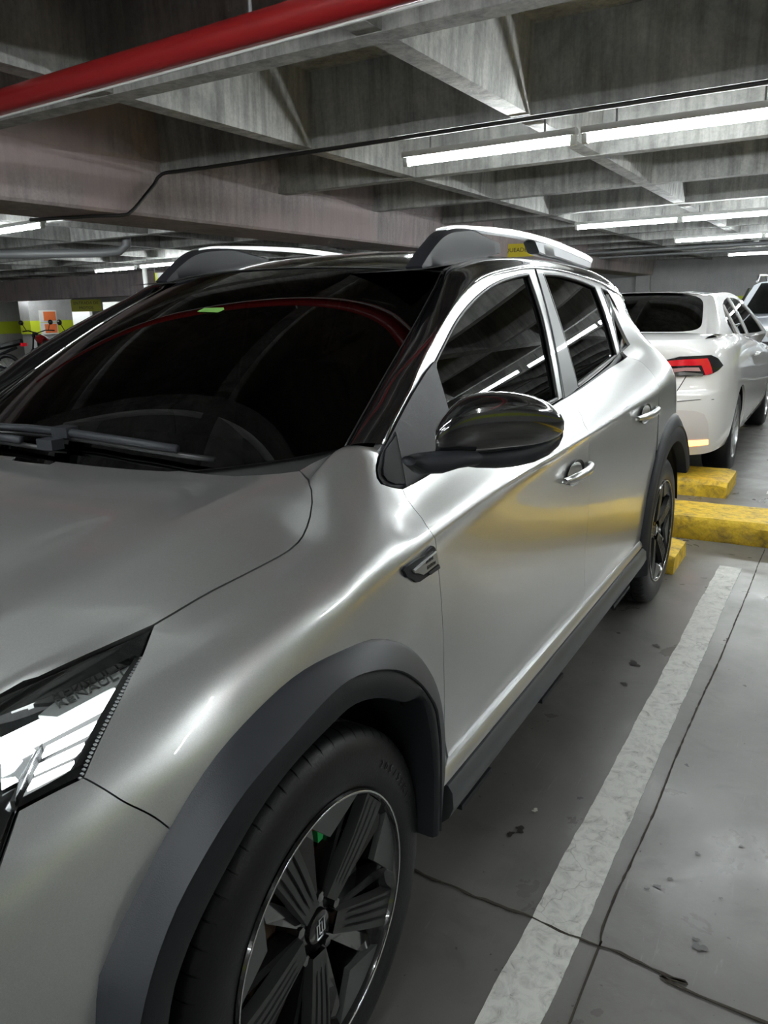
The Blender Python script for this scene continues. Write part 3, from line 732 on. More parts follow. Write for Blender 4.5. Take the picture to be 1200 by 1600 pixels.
# tail lamps
tlp = patch('tail_lamp', [[(2.98, 3.75), (3.17, 3.7)], [(3.17, 3.7), (3.18, 5.4)], [(3.18, 5.4), (3.05, 5.2)], [(3.05, 5.2), (2.98, 3.75)]], M['red_lens'], car, Pv, Nv, off=.005, gap=0)
# ---- greenhouse
def Gf(y, z): y = np.atleast_1d(np.asarray(y, float)); z = np.atleast_1d(np.asarray(z, float)); return np.stack([Gs(y, z), y, z], -1)
def Gn(y, z):
    e = 1e-3; a = (Gf(np.asarray(y)+e, z)-Gf(np.asarray(y)-e, z)); b = (Gf(y, np.asarray(z)+e)-Gf(y, np.asarray(z)-e))
    n = np.cross(a, b); n /= np.linalg.norm(n, axis=1)[:, None]; return n*np.sign(n[:, :1])
def Gp(px, py, out=0.):
    d = pxdir(px, py); lo, hi = .6, 4.6
    def f(t): p = EYE+d*t; return p[0]-Gs(p[1], p[2])-out
    for _ in range(60):
        mid = (lo+hi)/2
        if f(mid) > 0: lo = mid
        else: hi = mid
    p = EYE+d*lo; return (float(p[1]), float(p[2]))
def GG(*pts): return [Gp(*p) for p in pts]
E2p = GG((597, 695), (618, 650), (640, 610), (657, 568), (686, 514), (713, 472), (740, 445), (767, 431), (798, 423.6), (830, 419), (875, 423.6), (911, 433), (942, 445))
E2p = [p for p in E2p]+[(2.45, 1.368), (2.75, 1.333), (3.02, 1.285)]
E2p = sorted(E2p)
dl = lambda y: (y, float(pchip(YK, LZ[3], np.array([y]))[0])-.012)
WF = [GG((680.6, 566), (693, 541.5), (713, 503), (740, 469.5), (771.5, 444.8), (803, 432.6), (826, 428)),
      GG((826, 428), (848, 496), (862, 565), (873, 627))]
yF = WF[1][-1][0]; zb = lambda y: float(pchip([.4, .8, 1.2, 1.6, 2.0, 2.3], [.985, .998, 1.010, 1.036, 1.075, 1.115], np.array([y]))[0])
WF[1][-1] = (yF, zb(yF)); saily = .60
WF.append([(yF, zb(yF)), (1.1, zb(1.1)), (.8, zb(.8)), (saily, zb(saily))]); WF.append([(saily, zb(saily)), WF[0][0]])
WR = [GG((849, 428), (875, 430), (905, 438), (929, 448)), GG((929, 448), (946, 492), (964, 556))]
yR = WR[1][-1][0]; WR[1][-1] = (yR, zb(yR)); yR0 = Gp(903, 605)[0]
WR.append([(yR, zb(yR)), (yR0, zb(yR0))]); WR.append([(yR0, zb(yR0)), Gp(880, 520), WR[0][0]])
WQ = [GG((939, 450), (950, 456)), GG((950, 456), (963, 480), (975, 512)), GG((975, 512), (971, 535), (969, 551)), GG((969, 551), (955, 495), (939, 450))]
frame_low = [dl(y) for y in (2.43, 2.3, 2.2, 1.8, 1.4, 1.0, .7, .45, .37)]
E2f = [p for p in E2p if p[0] < 2.42]+[(2.43, float(np.interp(2.43, [p[0] for p in E2p], [p[1] for p in E2p])))]
frame_rear = [E2f[-1], dl(2.43)]
patch('window_frame_and_pillars', [E2f, frame_rear, frame_low, [dl(.37), E2p[0]]], M['silver'], car, Gf, Gn, res=(.03, .03), holes=[WF, WR, WQ], fold=.02, gap=.0)
for nm, wl_ in (('front_door_glass', WF), ('rear_door_glass', WR), ('quarter_glass', WQ)):
    patch(nm, wl_, M['tint'], car, Gf, Gn, res=(.03, .03), off=-.010, gap=-.006, fold=.002)
    for sg in (1, -1):
        L = [p for seg in wl_ for p in cr(seg, .02)[:-1]]; A = np.array(L); Q = Gf(A[:, 0], A[:, 1])-Gn(A[:, 0], A[:, 1])*.004
        Q = [(q[0]*sg, q[1], q[2]) for q in Q]; MB().tube(Q+[Q[0]], .0065, 6, False).obj('window_seal', M['seal'], car, True)
# belt trim below the glass and along the rear corner
bt = [(y, zb(y)-.022) for y in (.62, .9, 1.2, 1.5, 1.8, 2.05, 2.16)]+GG((976, 545), (984, 512))
for sg in (1, -1):
    A = np.array(cr(bt, .03)); Q = Gf(A[:, 0], A[:, 1]); N_ = Gn(A[:, 0], A[:, 1]); rows = []
    for q, n in zip(Q, N_):
        rows.append([((q[0]+n[0]*o)*sg, q[1], q[2]+dz) for dz, o in ((.014, -.004), (.012, .007), (-.006, .010), (-.016, .004), (-.018, -.012))])
    MB().grid(rows).obj('belt_trim', M['cladding'], car, True)
# B pillar cover and shut line over it
bp = [Gp(838, 428), Gp(846, 427), Gp(902, 606), Gp(880, 627)]
patch('pillar_trim', [[bp[0], bp[1]], [bp[1], Gp(878, 520), bp[2]], [bp[2], bp[3]], [bp[3], Gp(862, 520), bp[0]]], mat('grey_pillar_film', (.16, .165, .17), .45, .3, .3), car, Gf, Gn, res=(.03, .03), off=.003, gap=0, fold=.004)
for sg in (1, -1):
    L = cr(GG((836, 421), (858, 500), (882, 628)), .03); A = np.array(L); Q = Gf(A[:, 0], A[:, 1])+Gn(A[:, 0], A[:, 1])*.0015
    MB().tube([(q[0]*sg, q[1], q[2]) for q in Q], .003, 6).obj('door_shut_line', M['seal'], car)

# ---- roof edge strip, pillars in gloss black
E1 = [(.66, .417, 1.043), (.612, .655, 1.157), (.575, .876, 1.270), (.542, 1.05, 1.360), (.533, 1.12, 1.40), (.536, 1.3, 1.432), (.545, 1.6, 1.449), (.545, 2.0, 1.450), (.54, 2.4, 1.435), (.525, 2.8, 1.385), (.515, 3.02, 1.33)]
E1d = np.array(cr(E1, .02)); A = np.array(cr(E2p, .02)); E2d = Gf(A[:, 0], A[:, 1])
def resamp(P_, keyfrac):
    s = np.concatenate([[0], np.cumsum(np.linalg.norm(np.diff(P_, axis=0), axis=1))]); s /= s[-1]
    return np.stack([np.interp(keyfrac, s, P_[:, i]) for i in range(3)], 1)
tt = np.linspace(0, 1, 90); 
def bykey(P_, y0, y1):   # even in y
    ys = np.linspace(y0, y1, 90); o = np.argsort(P_[:, 1]); return np.stack([np.interp(ys, P_[o, 1], P_[o, i]) for i in range(3)], 1)
a1 = bykey(E1d, .417, 2.86); a2 = bykey(E2d, E2d[0, 1], 2.86)
rows = []
for i in range(90):
    a, b = a1[i], a2[i]; w = b-a; tn = a1[min(i+1, 89)]-a1[max(i-1, 0)]; n = np.cross(tn, w); n /= np.linalg.norm(n)
    if n[2] < 0: n = -n
    L = np.linalg.norm(w); rows.append([a-n*.012]+[a+w*t+n*L*(.09 if a[1] < .8 else .09+.11*min(1, (a[1]-.8)/.3))*(4*t*(1-t))**.8 for t in np.linspace(0, 1, 12)]+[b-n*.010])
for sg in (1, -1):
    MB().grid([[(q[0]*sg, q[1], q[2]) for q in r] for r in rows]).obj('roof_side_pillar', M['gloss_black'], car, True)
    # chrome tube added in place of the highlight along the door frame gap
    MB().tube([(b[0]*sg*1.003, b[1], b[2]+.001) for b in a2[::2]], .0032 if sg > 0 else .0016, 6).obj('gap_highlight_strip', M['chrome'], car, True)
# ---- roof
zr = lambda y: pchip([.98, 1.1, 1.3, 1.6, 2.0, 2.4, 2.8, 3.1, 3.22], [1.424, 1.446, 1.475, 1.497, 1.500, 1.482, 1.445, 1.395, 1.34], np.atleast_1d(y))
e1x = lambda y: np.interp(y, E1d[:, 1], E1d[:, 0]); e1z = lambda y: np.interp(y, E1d[:, 1], E1d[:, 2])
rows = []
for i, t in enumerate(np.linspace(0, 1, 60)):
    r = []
    for s in np.linspace(-1, 1, 33):
        y0 = .985+.125*s*s; y = y0+(2.90-y0)*t; yy = min(y, 2.86); X = float(e1x(yy)); z = float(zr(y)[0]); ze = float(e1z(yy))-(y-yy)*.6
        r.append((X*s, y, z-(z-ze)*(abs(s)**2.4)-.0))
    rows.append(r)
MB().grid(rows).obj('roof', M['gloss_black'], car, True)
# ---- windshield
rows = []; rowsB = []
for t in np.linspace(0, 1, 40):
    r = []
    for s in np.linspace(-1, 1, 45):
        b = np.array([.66*s, .175+.242*abs(s)**2.2, .995+.048*abs(s)**3]); tp = np.array([.534*s, .985+.125*s*s, 1.424-.028*abs(s)**2.4])
        L = b+(tp-b)*t
        # follow the pillar at the edge
        ye = .417+(1.11-.417)*t; edge = np.array([float(e1x(ye)), ye, float(e1z(ye))]); le = np.array([.66, .417, 1.043])+(np.array([.534, 1.11, 1.396])-np.array([.66, .417, 1.043]))*t
        L = L+(edge-le)*np.array([s, 1, 1])*abs(s)**3
        bow = .045*4*t*(1-t)*(1-abs(s)**4)
        L = L+np.array([0, -.45, .89])*bow
        r.append(L)
    rows.append(r)
ws = MB().grid(rows).obj('windshield', M['tint'], car, True)
WSR = np.array(rows)
# black printed border of the windshield
bd = MB()
for (i0, i1, j0, j1) in ((0, 39, 0, 2), (0, 39, 42, 44), (0, 2, 0, 44), (37, 39, 0, 44)):
    bd.grid([[WSR[i, j]-np.array([0, -.0015, .0025]) for j in range(j0, j1+1)] for i in range(i0, i1+1)])
bd.obj('windshield_border', M['black'], car)
# cowl under the wipers
rows = []
for s in np.linspace(-1, 1, 25):
    b = np.array([.66*s, .175+.242*abs(s)**2.2, .995+.048*abs(s)**3])
    rows.append([b+np.array([0, .02, .0]), b+np.array([0, -.01, -.03]), np.array([.62*s, .15+.03*abs(s)**2.5, .95]), np.array([.60*s, .10, .88])])
MB().grid(rows).obj('cowl', M['black'], car)
for pth in ([WSR[i, 44] for i in range(40)], [WSR[i, 0] for i in range(40)], [WSR[39, j] for j in range(45)]):
    MB().tube([q+np.array([0, -.001, .002]) for q in pth], .0022, 5).obj('windshield_seal', M['rimgrey'], car, True)
# toll sticker on the glass
def ws_pt(u, v, off=.002):
    tree = ws_pt.t; h = tree.ray_cast(Vector(EYE), Vector(pxdir(u, v)).normalized())
    if h[0] is None: h = tree.find_nearest(Vector(EYE)+Vector(pxdir(u, v)).normalized()*1.9)
    return np.array(h[0])+np.array(h[1] if h[1].z > 0 else -h[1])*off
ws_pt.t = BVHTree.FromPolygons([tuple(q) for r in WSR for q in r], [(i*45+j, i*45+j+1, (i+1)*45+j+1, (i+1)*45+j) for i in range(39) for j in range(44)])
L = [ws_pt(*p) for p in ((309, 488), (320, 482.5), (350, 482), (351, 485), (341, 489.5))]
MB().prism([tuple(q) for q in L], (0, -.0003, .0006)).obj('green_sticker', M['greenstick'], car)
# wipers
def wiper(pts_px, hub, name):
    w = [ws_pt(u, v, .018) for u, v in pts_px]
    for sg in (1,):
        a = MB().tube(w, [.006]*len(w), 8); b = MB().tube([q+np.array([0, -.004, .012]) for q in w[:max(2, len(w)-1)]], .009, 8)
        o = a.obj(name, M['seal'], car, True); b.obj('wiper_arm', M['cladding'], o, True)
        c = w[hub]; MB().box(tuple(c+np.array([0, 0, .012])), (.05, .03, .022)).obj('wiper_joint', M['cladding'], o)
wiper([(-90, 668), (0, 682), (55, 686), (110, 692), (200, 706), (285, 720), (340, 728)], 3, 'wiper_blade')
wiper([(-60, 690), (0, 697), (45, 704), (88, 711)], 3, 'wiper_blade')
# interior seen faintly through the tint
MB().grid([[(x, y, z) for y, z in ((.35, .97), (.55, 1.0), (.72, .98), (.80, .80), (.80, .45))] for x in np.linspace(-.66, .66, 12)]).obj('dashboard', M['interior'], car, True)
MB().tube([(.36+.18*math.cos(a), .86+.05*math.sin(a), .93+.17*math.sin(a)) for a in np.linspace(0, 2*PI, 25)], .015, 8).obj('steering_wheel', M['interior'], car, True)
for x in (-.36, .36):
    s_ = MB(); s_.grid([[(x+w*.23, y, z) for w in (-1, -.6, .6, 1)] for y, z in ((1.35, .45), (1.42, .62), (1.52, .95), (1.58, 1.12), (1.66, 1.10), (1.62, .6))]); s_.box((x, 1.60, 1.22), (.22, .09, .17)); s_.box((x, 1.22, .46), (.46, .5, .12))
    s_.obj('seat', M['interior'], car)
rb = MB().box((0, 2.25, .62), (1.2, .16, .75)); rb.box((0, 2.0, .5), (1.2, .5, .1)); rb.obj('rear_seat', M['interior'], car)
hl_ = MB(); hl_.grid([[(x, y, z) for y, z in ((.98, 1.40), (1.4, 1.44), (2.0, 1.45), (2.6, 1.40), (2.78, 1.28), (3.0, 1.0), (3.05, .5))] for x in np.linspace(-.53, .53, 6)]); hl_.obj('headliner', M['interior'], car)
# tailgate
rows = []
for v_, y_ in zip(np.linspace(.98, 4.4, 20), pchip([.98, 2, 2.75, 3.5, 4.4], [2.835, 2.975, 3.095, 3.165, 3.185], np.linspace(.98, 4.4, 20))):
    q = Pv([y_], [v_])[0]; rows.append([(s*q[0], y_+.03*(1-s*s), q[2]+.016*(1-s*s)) for s in np.linspace(-1, 1, 17)])
tg = MB().grid(rows).obj('tailgate', M['silver'], car, True)
MB().grid([[(x*.88, y+.012, z) for x, y, z in r] for r in rows[2:13]]).obj('rear_glass', M['gloss_black'], tg, True)
# ---- rocker strip and side sill cladding
def sill_sweep(name, prof, y0, y1, m, step=.06):
    for sg in (1, -1):
        rows = []
        for y in np.linspace(y0, y1, int((y1-y0)/step)):
            q = Pv([y], [7.9])[0]; rows.append([(sg*(.874+dx), y, z+.018*(y-.4)/1.6) for dx, z in prof])
        mb = MB().grid(rows); k_ = len(prof); mb.f.append(tuple(range(k_))); mb.f.append(tuple((len(rows)-1)*k_+i for i in range(k_))[::-1])
        o = mb.obj(name, m, car, False, 35)
sill_sweep('sill_strip', [(-.02, .402), (.004, .398), (.012, .386), (.014, .372), (.004, .366), (-.02, .364)], .385, 2.16, M['alu'])
sill_sweep('side_skirt', [(-.02, .370), (.016, .365), (.026, .350), (.028, .315), (.018, .290), (-.01, .262), (-.09, .235)], .40, 2.19, M['skirt'])
for sg in (1, -1):
    for (ya, yb_) in ((.47, .63), (.98, 1.16), (1.72, 1.95)):
        MB().box((sg*.866, (ya+yb_)/2, .268+.018*(ya-.4)/1.6), (.045, yb_-ya, .012)).obj('jacking_cover', M['cladding2'], car)

# ---- wheel arch flares
def flare(name, outer, mid, inner, x_o, x_i, cy):
    """outer / mid / inner: lists of (y, z) along the arch"""
    n = 60
    def rs(L):
        A = np.array(cr(L, .01)); s = np.concatenate([[0], np.cumsum(np.linalg.norm(np.diff(A, axis=0), axis=1))]); s /= s[-1]; q = np.linspace(0, 1, n)
        return np.stack([np.interp(q, s, A[:, 0]), np.interp(q, s, A[:, 1])], 1)
    O, Mi, I = rs(outer), rs(mid), rs(inner)
    for sg in (1, -1):
        rowsA, rowsB_ = [], []
        for o, m_, i in zip(O, Mi, I):
            c = np.array([cy, .328]); oo = o+(o-c)/np.linalg.norm(o-c)*.004
            bx = lambda p, e: (sg*e, p[0], p[1])
            vs = np.linspace(2.5, 9, 261); Q = Pv(np.full(261, o[0]), vs); xb = Q[np.argmin(abs(Q[:, 2]-o[1])), 0] if o[1] < Q[0, 2] else .86
            d = (m_-o)
            rowsA.append([bx(oo, xb-.015), bx(oo, xb+.001), bx(o+d*.06, xb+.010), bx(o+d*.15, xb+.013), bx(o+d*.5, xb+.4*(x_o-xb)+.012), bx(m_-d*.04, x_o), bx(m_, x_o-.002)])
            e = (i-m_)
            rowsB_.append([bx(m_, x_o-.002), bx(m_+e*.04, x_o-.005), bx(m_+e*.3, x_o+.001), bx(m_+e*.7, x_i+.004), bx(m_+e*.95, x_i), bx(i, x_i-.006), bx(i, x_i-.12)])
        a = MB().grid(rowsA).obj(name, M['cladding'], car, False, 40)
        b = MB().grid(rowsB_).obj('arch_inner_lip', M['cladding2'], a, False, 40)
def hx(L, X): return [tuple(px_plane(u, v, 0, X)[1:]) for u, v in L]
def bz(L):
    out = []
    for u, v in L:
        y, w = Bp(u, v); p = Pv([y], [w])[0]; out.append((p[1], p[2]))
    return out
XO, XI = .908, .905
fo = bz([(269, 1296), (340, 1184), (416, 1101), (482, 1047), (554, 1011), (596, 1002), (639, 1016), (667, 1047), (683, 1089), (690, 1146), (692, 1230)])
fo = [(-.43, .25), (-.435, .36)]+bz([(155, 1569), (178, 1479), (212, 1407)])+fo
fm = hx([(221, 1593), (259, 1460), (307, 1360), (378, 1246), (454, 1156), (530, 1075), (577, 1051), (625, 1049), (658, 1070), (682, 1104)], XO)+[(.318, .585), (.334, .50), (.333, .39)]
fi = hx([(266, 1593), (288, 1502), (330, 1407), (397, 1284), (454, 1203), (516, 1137), (554, 1103), (596, 1092), (634, 1099)], XI)+[(.262, .63), (.292, .55), (.306, .46), (.306, .385)]
fm = [(-.448, .27), (-.455, .40)]+fm; fi = [(-.395, .25), (-.40, .36)]+fi
fo[-1] = (.405, .40); fo.append((.40, .315)); fm.append((.330, .31)); fi.append((.300, .315))
flare('wheel_arch_flare', fo, fm, fi, XO, XI, 0.)
def circ(cy, r, a0, a1, ry=1., n=14): return [(cy-r*math.cos(a), .328+r*ry*math.sin(a)) for a in np.linspace(math.radians(a0), math.radians(a1), n)]
flare('wheel_arch_flare', circ(2.604, .49, -8, 152, 1.05), circ(2.604, .45, -8, 151, 1.03), circ(2.604, .395, -10, 150), .905, .90, 2.604)
# wheel housings
for cy in (0., 2.604):
    for sg in (1, -1):
        rows = []
        for a in np.linspace(math.radians(9), math.radians(171), 30):
            c, s_ = math.cos(a), math.sin(a); rows.append([(sg*.86, cy+.385*c, .328+.385*s_), (sg*.80, cy+.42*c, .328+.42*s_), (sg*.60, cy+.42*c, .328+.42*s_), (sg*.56, cy+.30*c, .328+.30*s_), (sg*.56, cy, .328)])
        MB().grid(rows).obj('wheel_housing', M['black'], car)

# ---- wheels
def make_tyre_mesh():
    mb = MB()
    prof = [(.226, -.002), (.236, .004), (.252, .0075), (.275, .008), (.298, .004), (.311, -.003), (.319, -.009), (.3245, -.018)]
    tread = [(.3262, -.027), (.3268, -.050), (.3185, -.052), (.3185, -.060), (.327, -.062), (.3275, -.088), (.3185, -.090), (.3185, -.098), (.3278, -.100), (.3278, -.125), (.3185, -.127), (.3185, -.135), (.3272, -.137), (.3262, -.165), (.320, -.185), (.306, -.198), (.275, -.202), (.236, -.200), (.226, -.196)]
    full = prof+tread; rows = []; NP = 62
    for k_ in range(NP):
        for fr, dp in ((0, 0), (.015, 1), (.085, 1), (.10, 0), (.55, 0)):
            th = 2*PI*(k_+fr)/NP; r = []
            for j, (R_, x) in enumerate(full):
                rr = R_-(.0045 if dp and (7 <= j <= 9 or (12 <= j <= 13) or (16 <= j <= 17)) else 0)-(.002 if dp and j == 6 else 0)
                r.append((x, rr*math.cos(th+x*.35), rr*math.sin(th+x*.35)))
            rows.append(r)
    rows.append(rows[0]); mb.grid(rows)
    return mb
def R2(a): return (-math.cos(a), math.sin(a))   # wheel plane: (y, z); a measured from straight ahead, up positive
def make_wheel(parent, sg, loc, rot=0., proto={}):
    if 'm' not in proto:
        rim = MB()
        rim.lathe([(.2285, .002), (.2265, .0065), (.221, .0055), (.2185, -.004), (.214, -.010), (.205, -.03), (.200, -.08), (.198, -.16), (.215, -.19)], (0, 0, 0), 72)
        w = rim.obj('wheel', M['rimblack'], parent, False, 40); proto['w'] = w
    else:
        w = proto['w'].copy(); C.objects.link(w)
    w.location = loc; w.rotation_euler = (rot if sg > 0 else -rot, 0, 0 if sg > 0 else PI)
    if 'm' not in proto:
        d = proto; d['m'] = []
        ty = make_tyre_mesh().obj('tyre', M['rubber'], w, False, 38); d['m'].append(ty)
        # raised sidewall lettering
        lip = MB().lathe([(.2230, .0066), (.2245, .0085), (.2262, .0072)], (0, 0, 0), 72); d['m'].append(lip.obj('rim_edge', M['chrome'], w, True))
        A0 = 64.5
        def q(r, a, x): c, s_ = R2(a); return (x, r*c, r*s_)
        for k_ in range(5):
            a = math.radians(A0+72*k_)
            # grooved blade: parallel-sided plate widening to the rim, three grooves
            mb = MB(); u = np.array([0, *R2(a)]); nrm = np.array([0, -R2(a)[1], R2(a)[0]])
            w0, w1, r0, r1 = .019, .033, .045, .217
            def pt(r, f, x):
                ww = w0+(w1-w0)*((r-r0)/(r1-r0)); return tuple(u*r+nrm*ww*f+np.array([x, 0, 0]))
            fs_ = [-1, -.97, -.56, -.52, -.36, -.32, .0, .04, .2, .24, .56, .6, .76, .80, .97, 1]; xs = [-.02, 0, 0, -.006, -.006, 0, 0, -.006, -.006, 0, 0, -.006, -.006, 0, 0, -.02]
            rows = []
            for r in np.linspace(r0, r1, 8):
                dome = -.014+.012*math.sin((r-r0)/(r1-r0)*PI*.55)
                endk = 0 if r0+.03 < r < r1-.012 else 1
                rows.append([pt(r, f, dome+(0 if endk and x > -.01 else x)) for f, x in zip(fs_, xs)])
            mb.grid(rows); d['m'].append(mb.obj('spoke_blade', M['rimgrey'], w, False, 25))
            # dark V arm between blades, carrying a flat facet at the rim
            b = a+math.radians(36); mb = MB(); ub_ = np.array([0, *R2(b)]); nb_ = np.array([0, -R2(b)[1], R2(b)[0]])
            def pb(r, f, x): return tuple(ub_*r+nb_*f+np.array([x, 0, 0]))
            for s2 in (1, -1):
                P1 = [pb(.05, s2*.004, -.022), pb(.05, s2*.026, -.030), pb(.165, s2*.062, -.034), pb(.20, s2*.078, -.020), pb(.212, s2*.060, -.008), pb(.165, s2*.036, -.016)]
                P2 = [(p[0]-.03, p[1], p[2]) for p in P1]; n_ = 6
                mb.add(P1+P2, [tuple(range(n_)), tuple(range(n_, 2*n_))[::-1]]+[(i, (i+1) % n_, n_+(i+1) % n_, n_+i) for i in range(n_)])
            d['m'].append(mb.obj('dark_spoke', M['rimblack'], w))
            fm_ = MB(); T1 = [pb(.158, 0, -.008)]+[q(.2185, b+t, -.003) for t in np.linspace(math.radians(19), math.radians(-19), 9)]
            fm_.prism(T1, (-.012, 0, 0)); d['m'].append(fm_.obj('rim_facet', M['facet'], w))
        hub = MB().lathe([(.0, -.016), (.024, -.016), (.027, -.018), (.029, -.026), (.044, -.030), (.060, -.038), (.062, -.07)], (0, 0, 0), 30)
        h_ = hub.obj('centre_cap', M['rimblack'], w, False, 40); d['m'].append(h_)
        for k_ in range(5):
            a = math.radians(A0+36+72*k_); c, s_ = R2(a); nuts = MB().tube([(-.04, .052*c, .052*s_), (-.018, .052*c, .052*s_)], .009, 6)
            d['m'].append(nuts.obj('wheel_nut', M['rimblack'], w))
        em = MB()    # two interlocking open diamonds as a small emblem
        for dx, dz in ((.0032, .0035), (-.0032, -.0035)):
            o_ = [(0, .016), (.0088, 0), (0, -.016), (-.0088, 0)]
            L = [(-.0145, y_+dx, z_+dz) for y_, z_ in ((-.007, -.013), (.007, -.013), (.007, .013), (-.007, .013), (-.007, -.013))]
            em.tube(L, .0014, 4)
        d['m'].append(em.obj('emblem', M['alu'], w))
        disc = MB().lathe([(.05, -.062), (.135, -.062), (.137, -.068), (.135, -.078), (.05, -.078)], (0, 0, 0), 48, True); d['m'].append(disc.obj('brake_disc', M['rust'], w, False, 40))
        cal = MB()
        for aa in np.linspace(math.radians(15), math.radians(62), 7): pass
        rows = [[(x, r*R2(aa)[0], r*R2(aa)[1]) for x, r in ((-.045, .10), (-.045, .155), (-.09, .165), (-.10, .10))] for aa in np.linspace(math.radians(150), math.radians(200), 8)]
        cal.grid(rows, True); d['m'].append(cal.obj('brake_caliper', M['rimgrey'], w))
        extra = MB().tube([(-.056, .052, .138), (-.052, .046, .155)], .012, 8); d['m'].append(extra.obj('brake_fitting', M['orange_rust'], w))
        e2_ = MB().tube([(-.056, .055, .098), (-.050, .046, .090)], .012, 10); d['m'].append(e2_.obj('brake_fitting', M['orange_rust'], w))
        e3_ = MB().box((-.046, .046, .136), (.012, .016, .02)); d['m'].append(e3_.obj('green_tag', M['green_cap'], w))
        back = MB().lathe([(.0, -.12), (.19, -.12), (.195, -.10)], (0, 0, 0), 40); d['m'].append(back.obj('back_plate', M['black'], w))
    else:
        for o in proto['m']:
            c = o.copy(); C.objects.link(c); c.parent = w
    return w
make_wheel(car, 1, (.868, 0, .328)); make_wheel(car, 1, (.862, 2.604, .328), math.radians(-20))
make_wheel(car, -1, (-.868, 0, .328)); make_wheel(car, -1, (-.862, 2.604, .328))
# tyre size lettering on the near front sidewall
for k_, ch in enumerate('205/55R17'):
    a = math.radians(128+k_*4.2); c, s_ = R2(a); tdir = (0, math.sin(a), math.cos(a))
    text_mesh('tyre_lettering', ch, .020, M['rimgrey'], car, (.8768, .272*c, .328+.272*s_), tdir, (0, c, s_), .0012)

# ---- headlight
def lens_pt(u, v, depth):
    y, w = Bp(u, v); d_ = pxdir(u, v); d_ = d_/np.linalg.norm(d_); return Pv([y], [w])[0]+d_*depth/max(.35, abs(np.dot(d_, Nv([y], [w])[0])))
hlLoop = [hlT[::-1], hlR, hlB, hlBf, [hlBf[-1], hlTf[-1]], hlTf[::-1][:]]
patch('headlight_lens', hlLoop, M['lens'], car, Pv, Nv, off=-.003, gap=.003, fold=.01)
hl_h = patch('headlight_housing', hlLoop, M['rimblack'], car, Pv, Nv, off=-.045, gap=.004, fold=.03)
patch('headlight_border', [hlLoop[0], hlR, hlB, hlBf, [hlBf[-1], hlTf[-1]], hlTf[::-1]], M['gloss_black'], car, Pv, Nv, off=-.006, gap=.003, fold=.02,
      holes=[[BB((0, 1118), (100, 1075), (212, 1020)), BB((212, 1020), (190, 1080), (126, 1190)), BB((126, 1190), (70, 1222), (30, 1244)), [BB((30, 1244))[0], (-.47, 4.4), (-.46, 2.9), BB((0, 1118))[0]]]])
def hl_poly(name, px, d, m, th=.006, par=None):
    L = [lens_pt(u, v, d) for u, v in px]; c = lens_pt(100, 1120, 0); n = np.array([-.0, 0, 0]); 
    y, w = Bp(100, 1120); nn = Nv([y], [w])[0]
    for sg in (1, -1):
        LL = [(p[0]*sg, p[1], p[2]) for p in L]; MB().prism(LL, (-nn[0]*th*sg, -nn[1]*th, -nn[2]*th)).obj(name, m, hl_h if sg > 0 else car)
hl_poly('light_bezel', [(60, 1118), (99, 1086), (206, 1028), (196, 1060), (180, 1072), (90, 1120)], .020, M['hl_grey'])
hl_poly('daytime_light', [(2, 1152), (90, 1110), (177, 1066), (180, 1074), (168, 1096), (160, 1108), (64, 1158), (2, 1189)], .024, M['led'])
hl_poly('light_slat', [(72, 1166), (151, 1126), (144, 1137), (137, 1146), (65, 1181)], .024, M['led'])
hl_poly('light_slat', [(61, 1193), (132, 1160), (126, 1170), (118, 1178), (53, 1208)], .024, M['led'])
hl_poly('light_slat', [(51, 1217), (116, 1188), (109, 1199), (60, 1225), (42, 1233)], .024, M['led'])
hl_poly('chrome_fin', [(62, 1166), (66, 1160), (55, 1186), (42, 1214), (22, 1252), (15, 1252), (30, 1222), (48, 1186)], .018, M['chrome'], .02)
hl_poly('reflector_bowl', [(2, 1192), (50, 1168), (56, 1172), (44, 1196), (26, 1222), (2, 1232)], .034, M['chrome'], .004)
hl_poly('light_projector', [(2, 1192), (30, 1181), (34, 1184), (20, 1200), (2, 1208)], .030, M['ledsoft'], .004)
hl_poly('light_projector', [(2, 1217), (24, 1214), (28, 1218), (14, 1226), (2, 1232)], .030, M['ledsoft'], .004)
hl_poly('light_slat_outer', [(0, 1151), (-60, 1182), (-110, 1210), (-110, 1230), (-60, 1214), (0, 1189)], .024, M['ledsoft'])
a = lens_pt(108, 1092, .0175); b = lens_pt(178, 1057, .0175); mid = (a+b)/2
up_ = lens_pt(140, 1060, .0175)-lens_pt(146, 1080, .0175)
text_mesh('headlight_lettering', 'RENAULT', .021, M['hl_ink'], hl_h, mid, b-a, up_, .001)
# ribbed bright edge of the lens
rb_ = MB()
for t in np.linspace(.30, .99, 34):
    A = np.array(hlR); i = t*(len(A)-1); k_ = min(int(i), len(A)-2); yv = A[k_]+(A[k_+1]-A[k_])*(i-k_); p = Pv([yv[0]], [yv[1]])[0]; n = Nv([yv[0]], [yv[1]])[0]
    rb_.box(tuple(p-n*.006+np.array([0, -.004, 0])), (.004, .003, .0018))
rb_.obj('lens_ribs', M['alu'], hl_h)

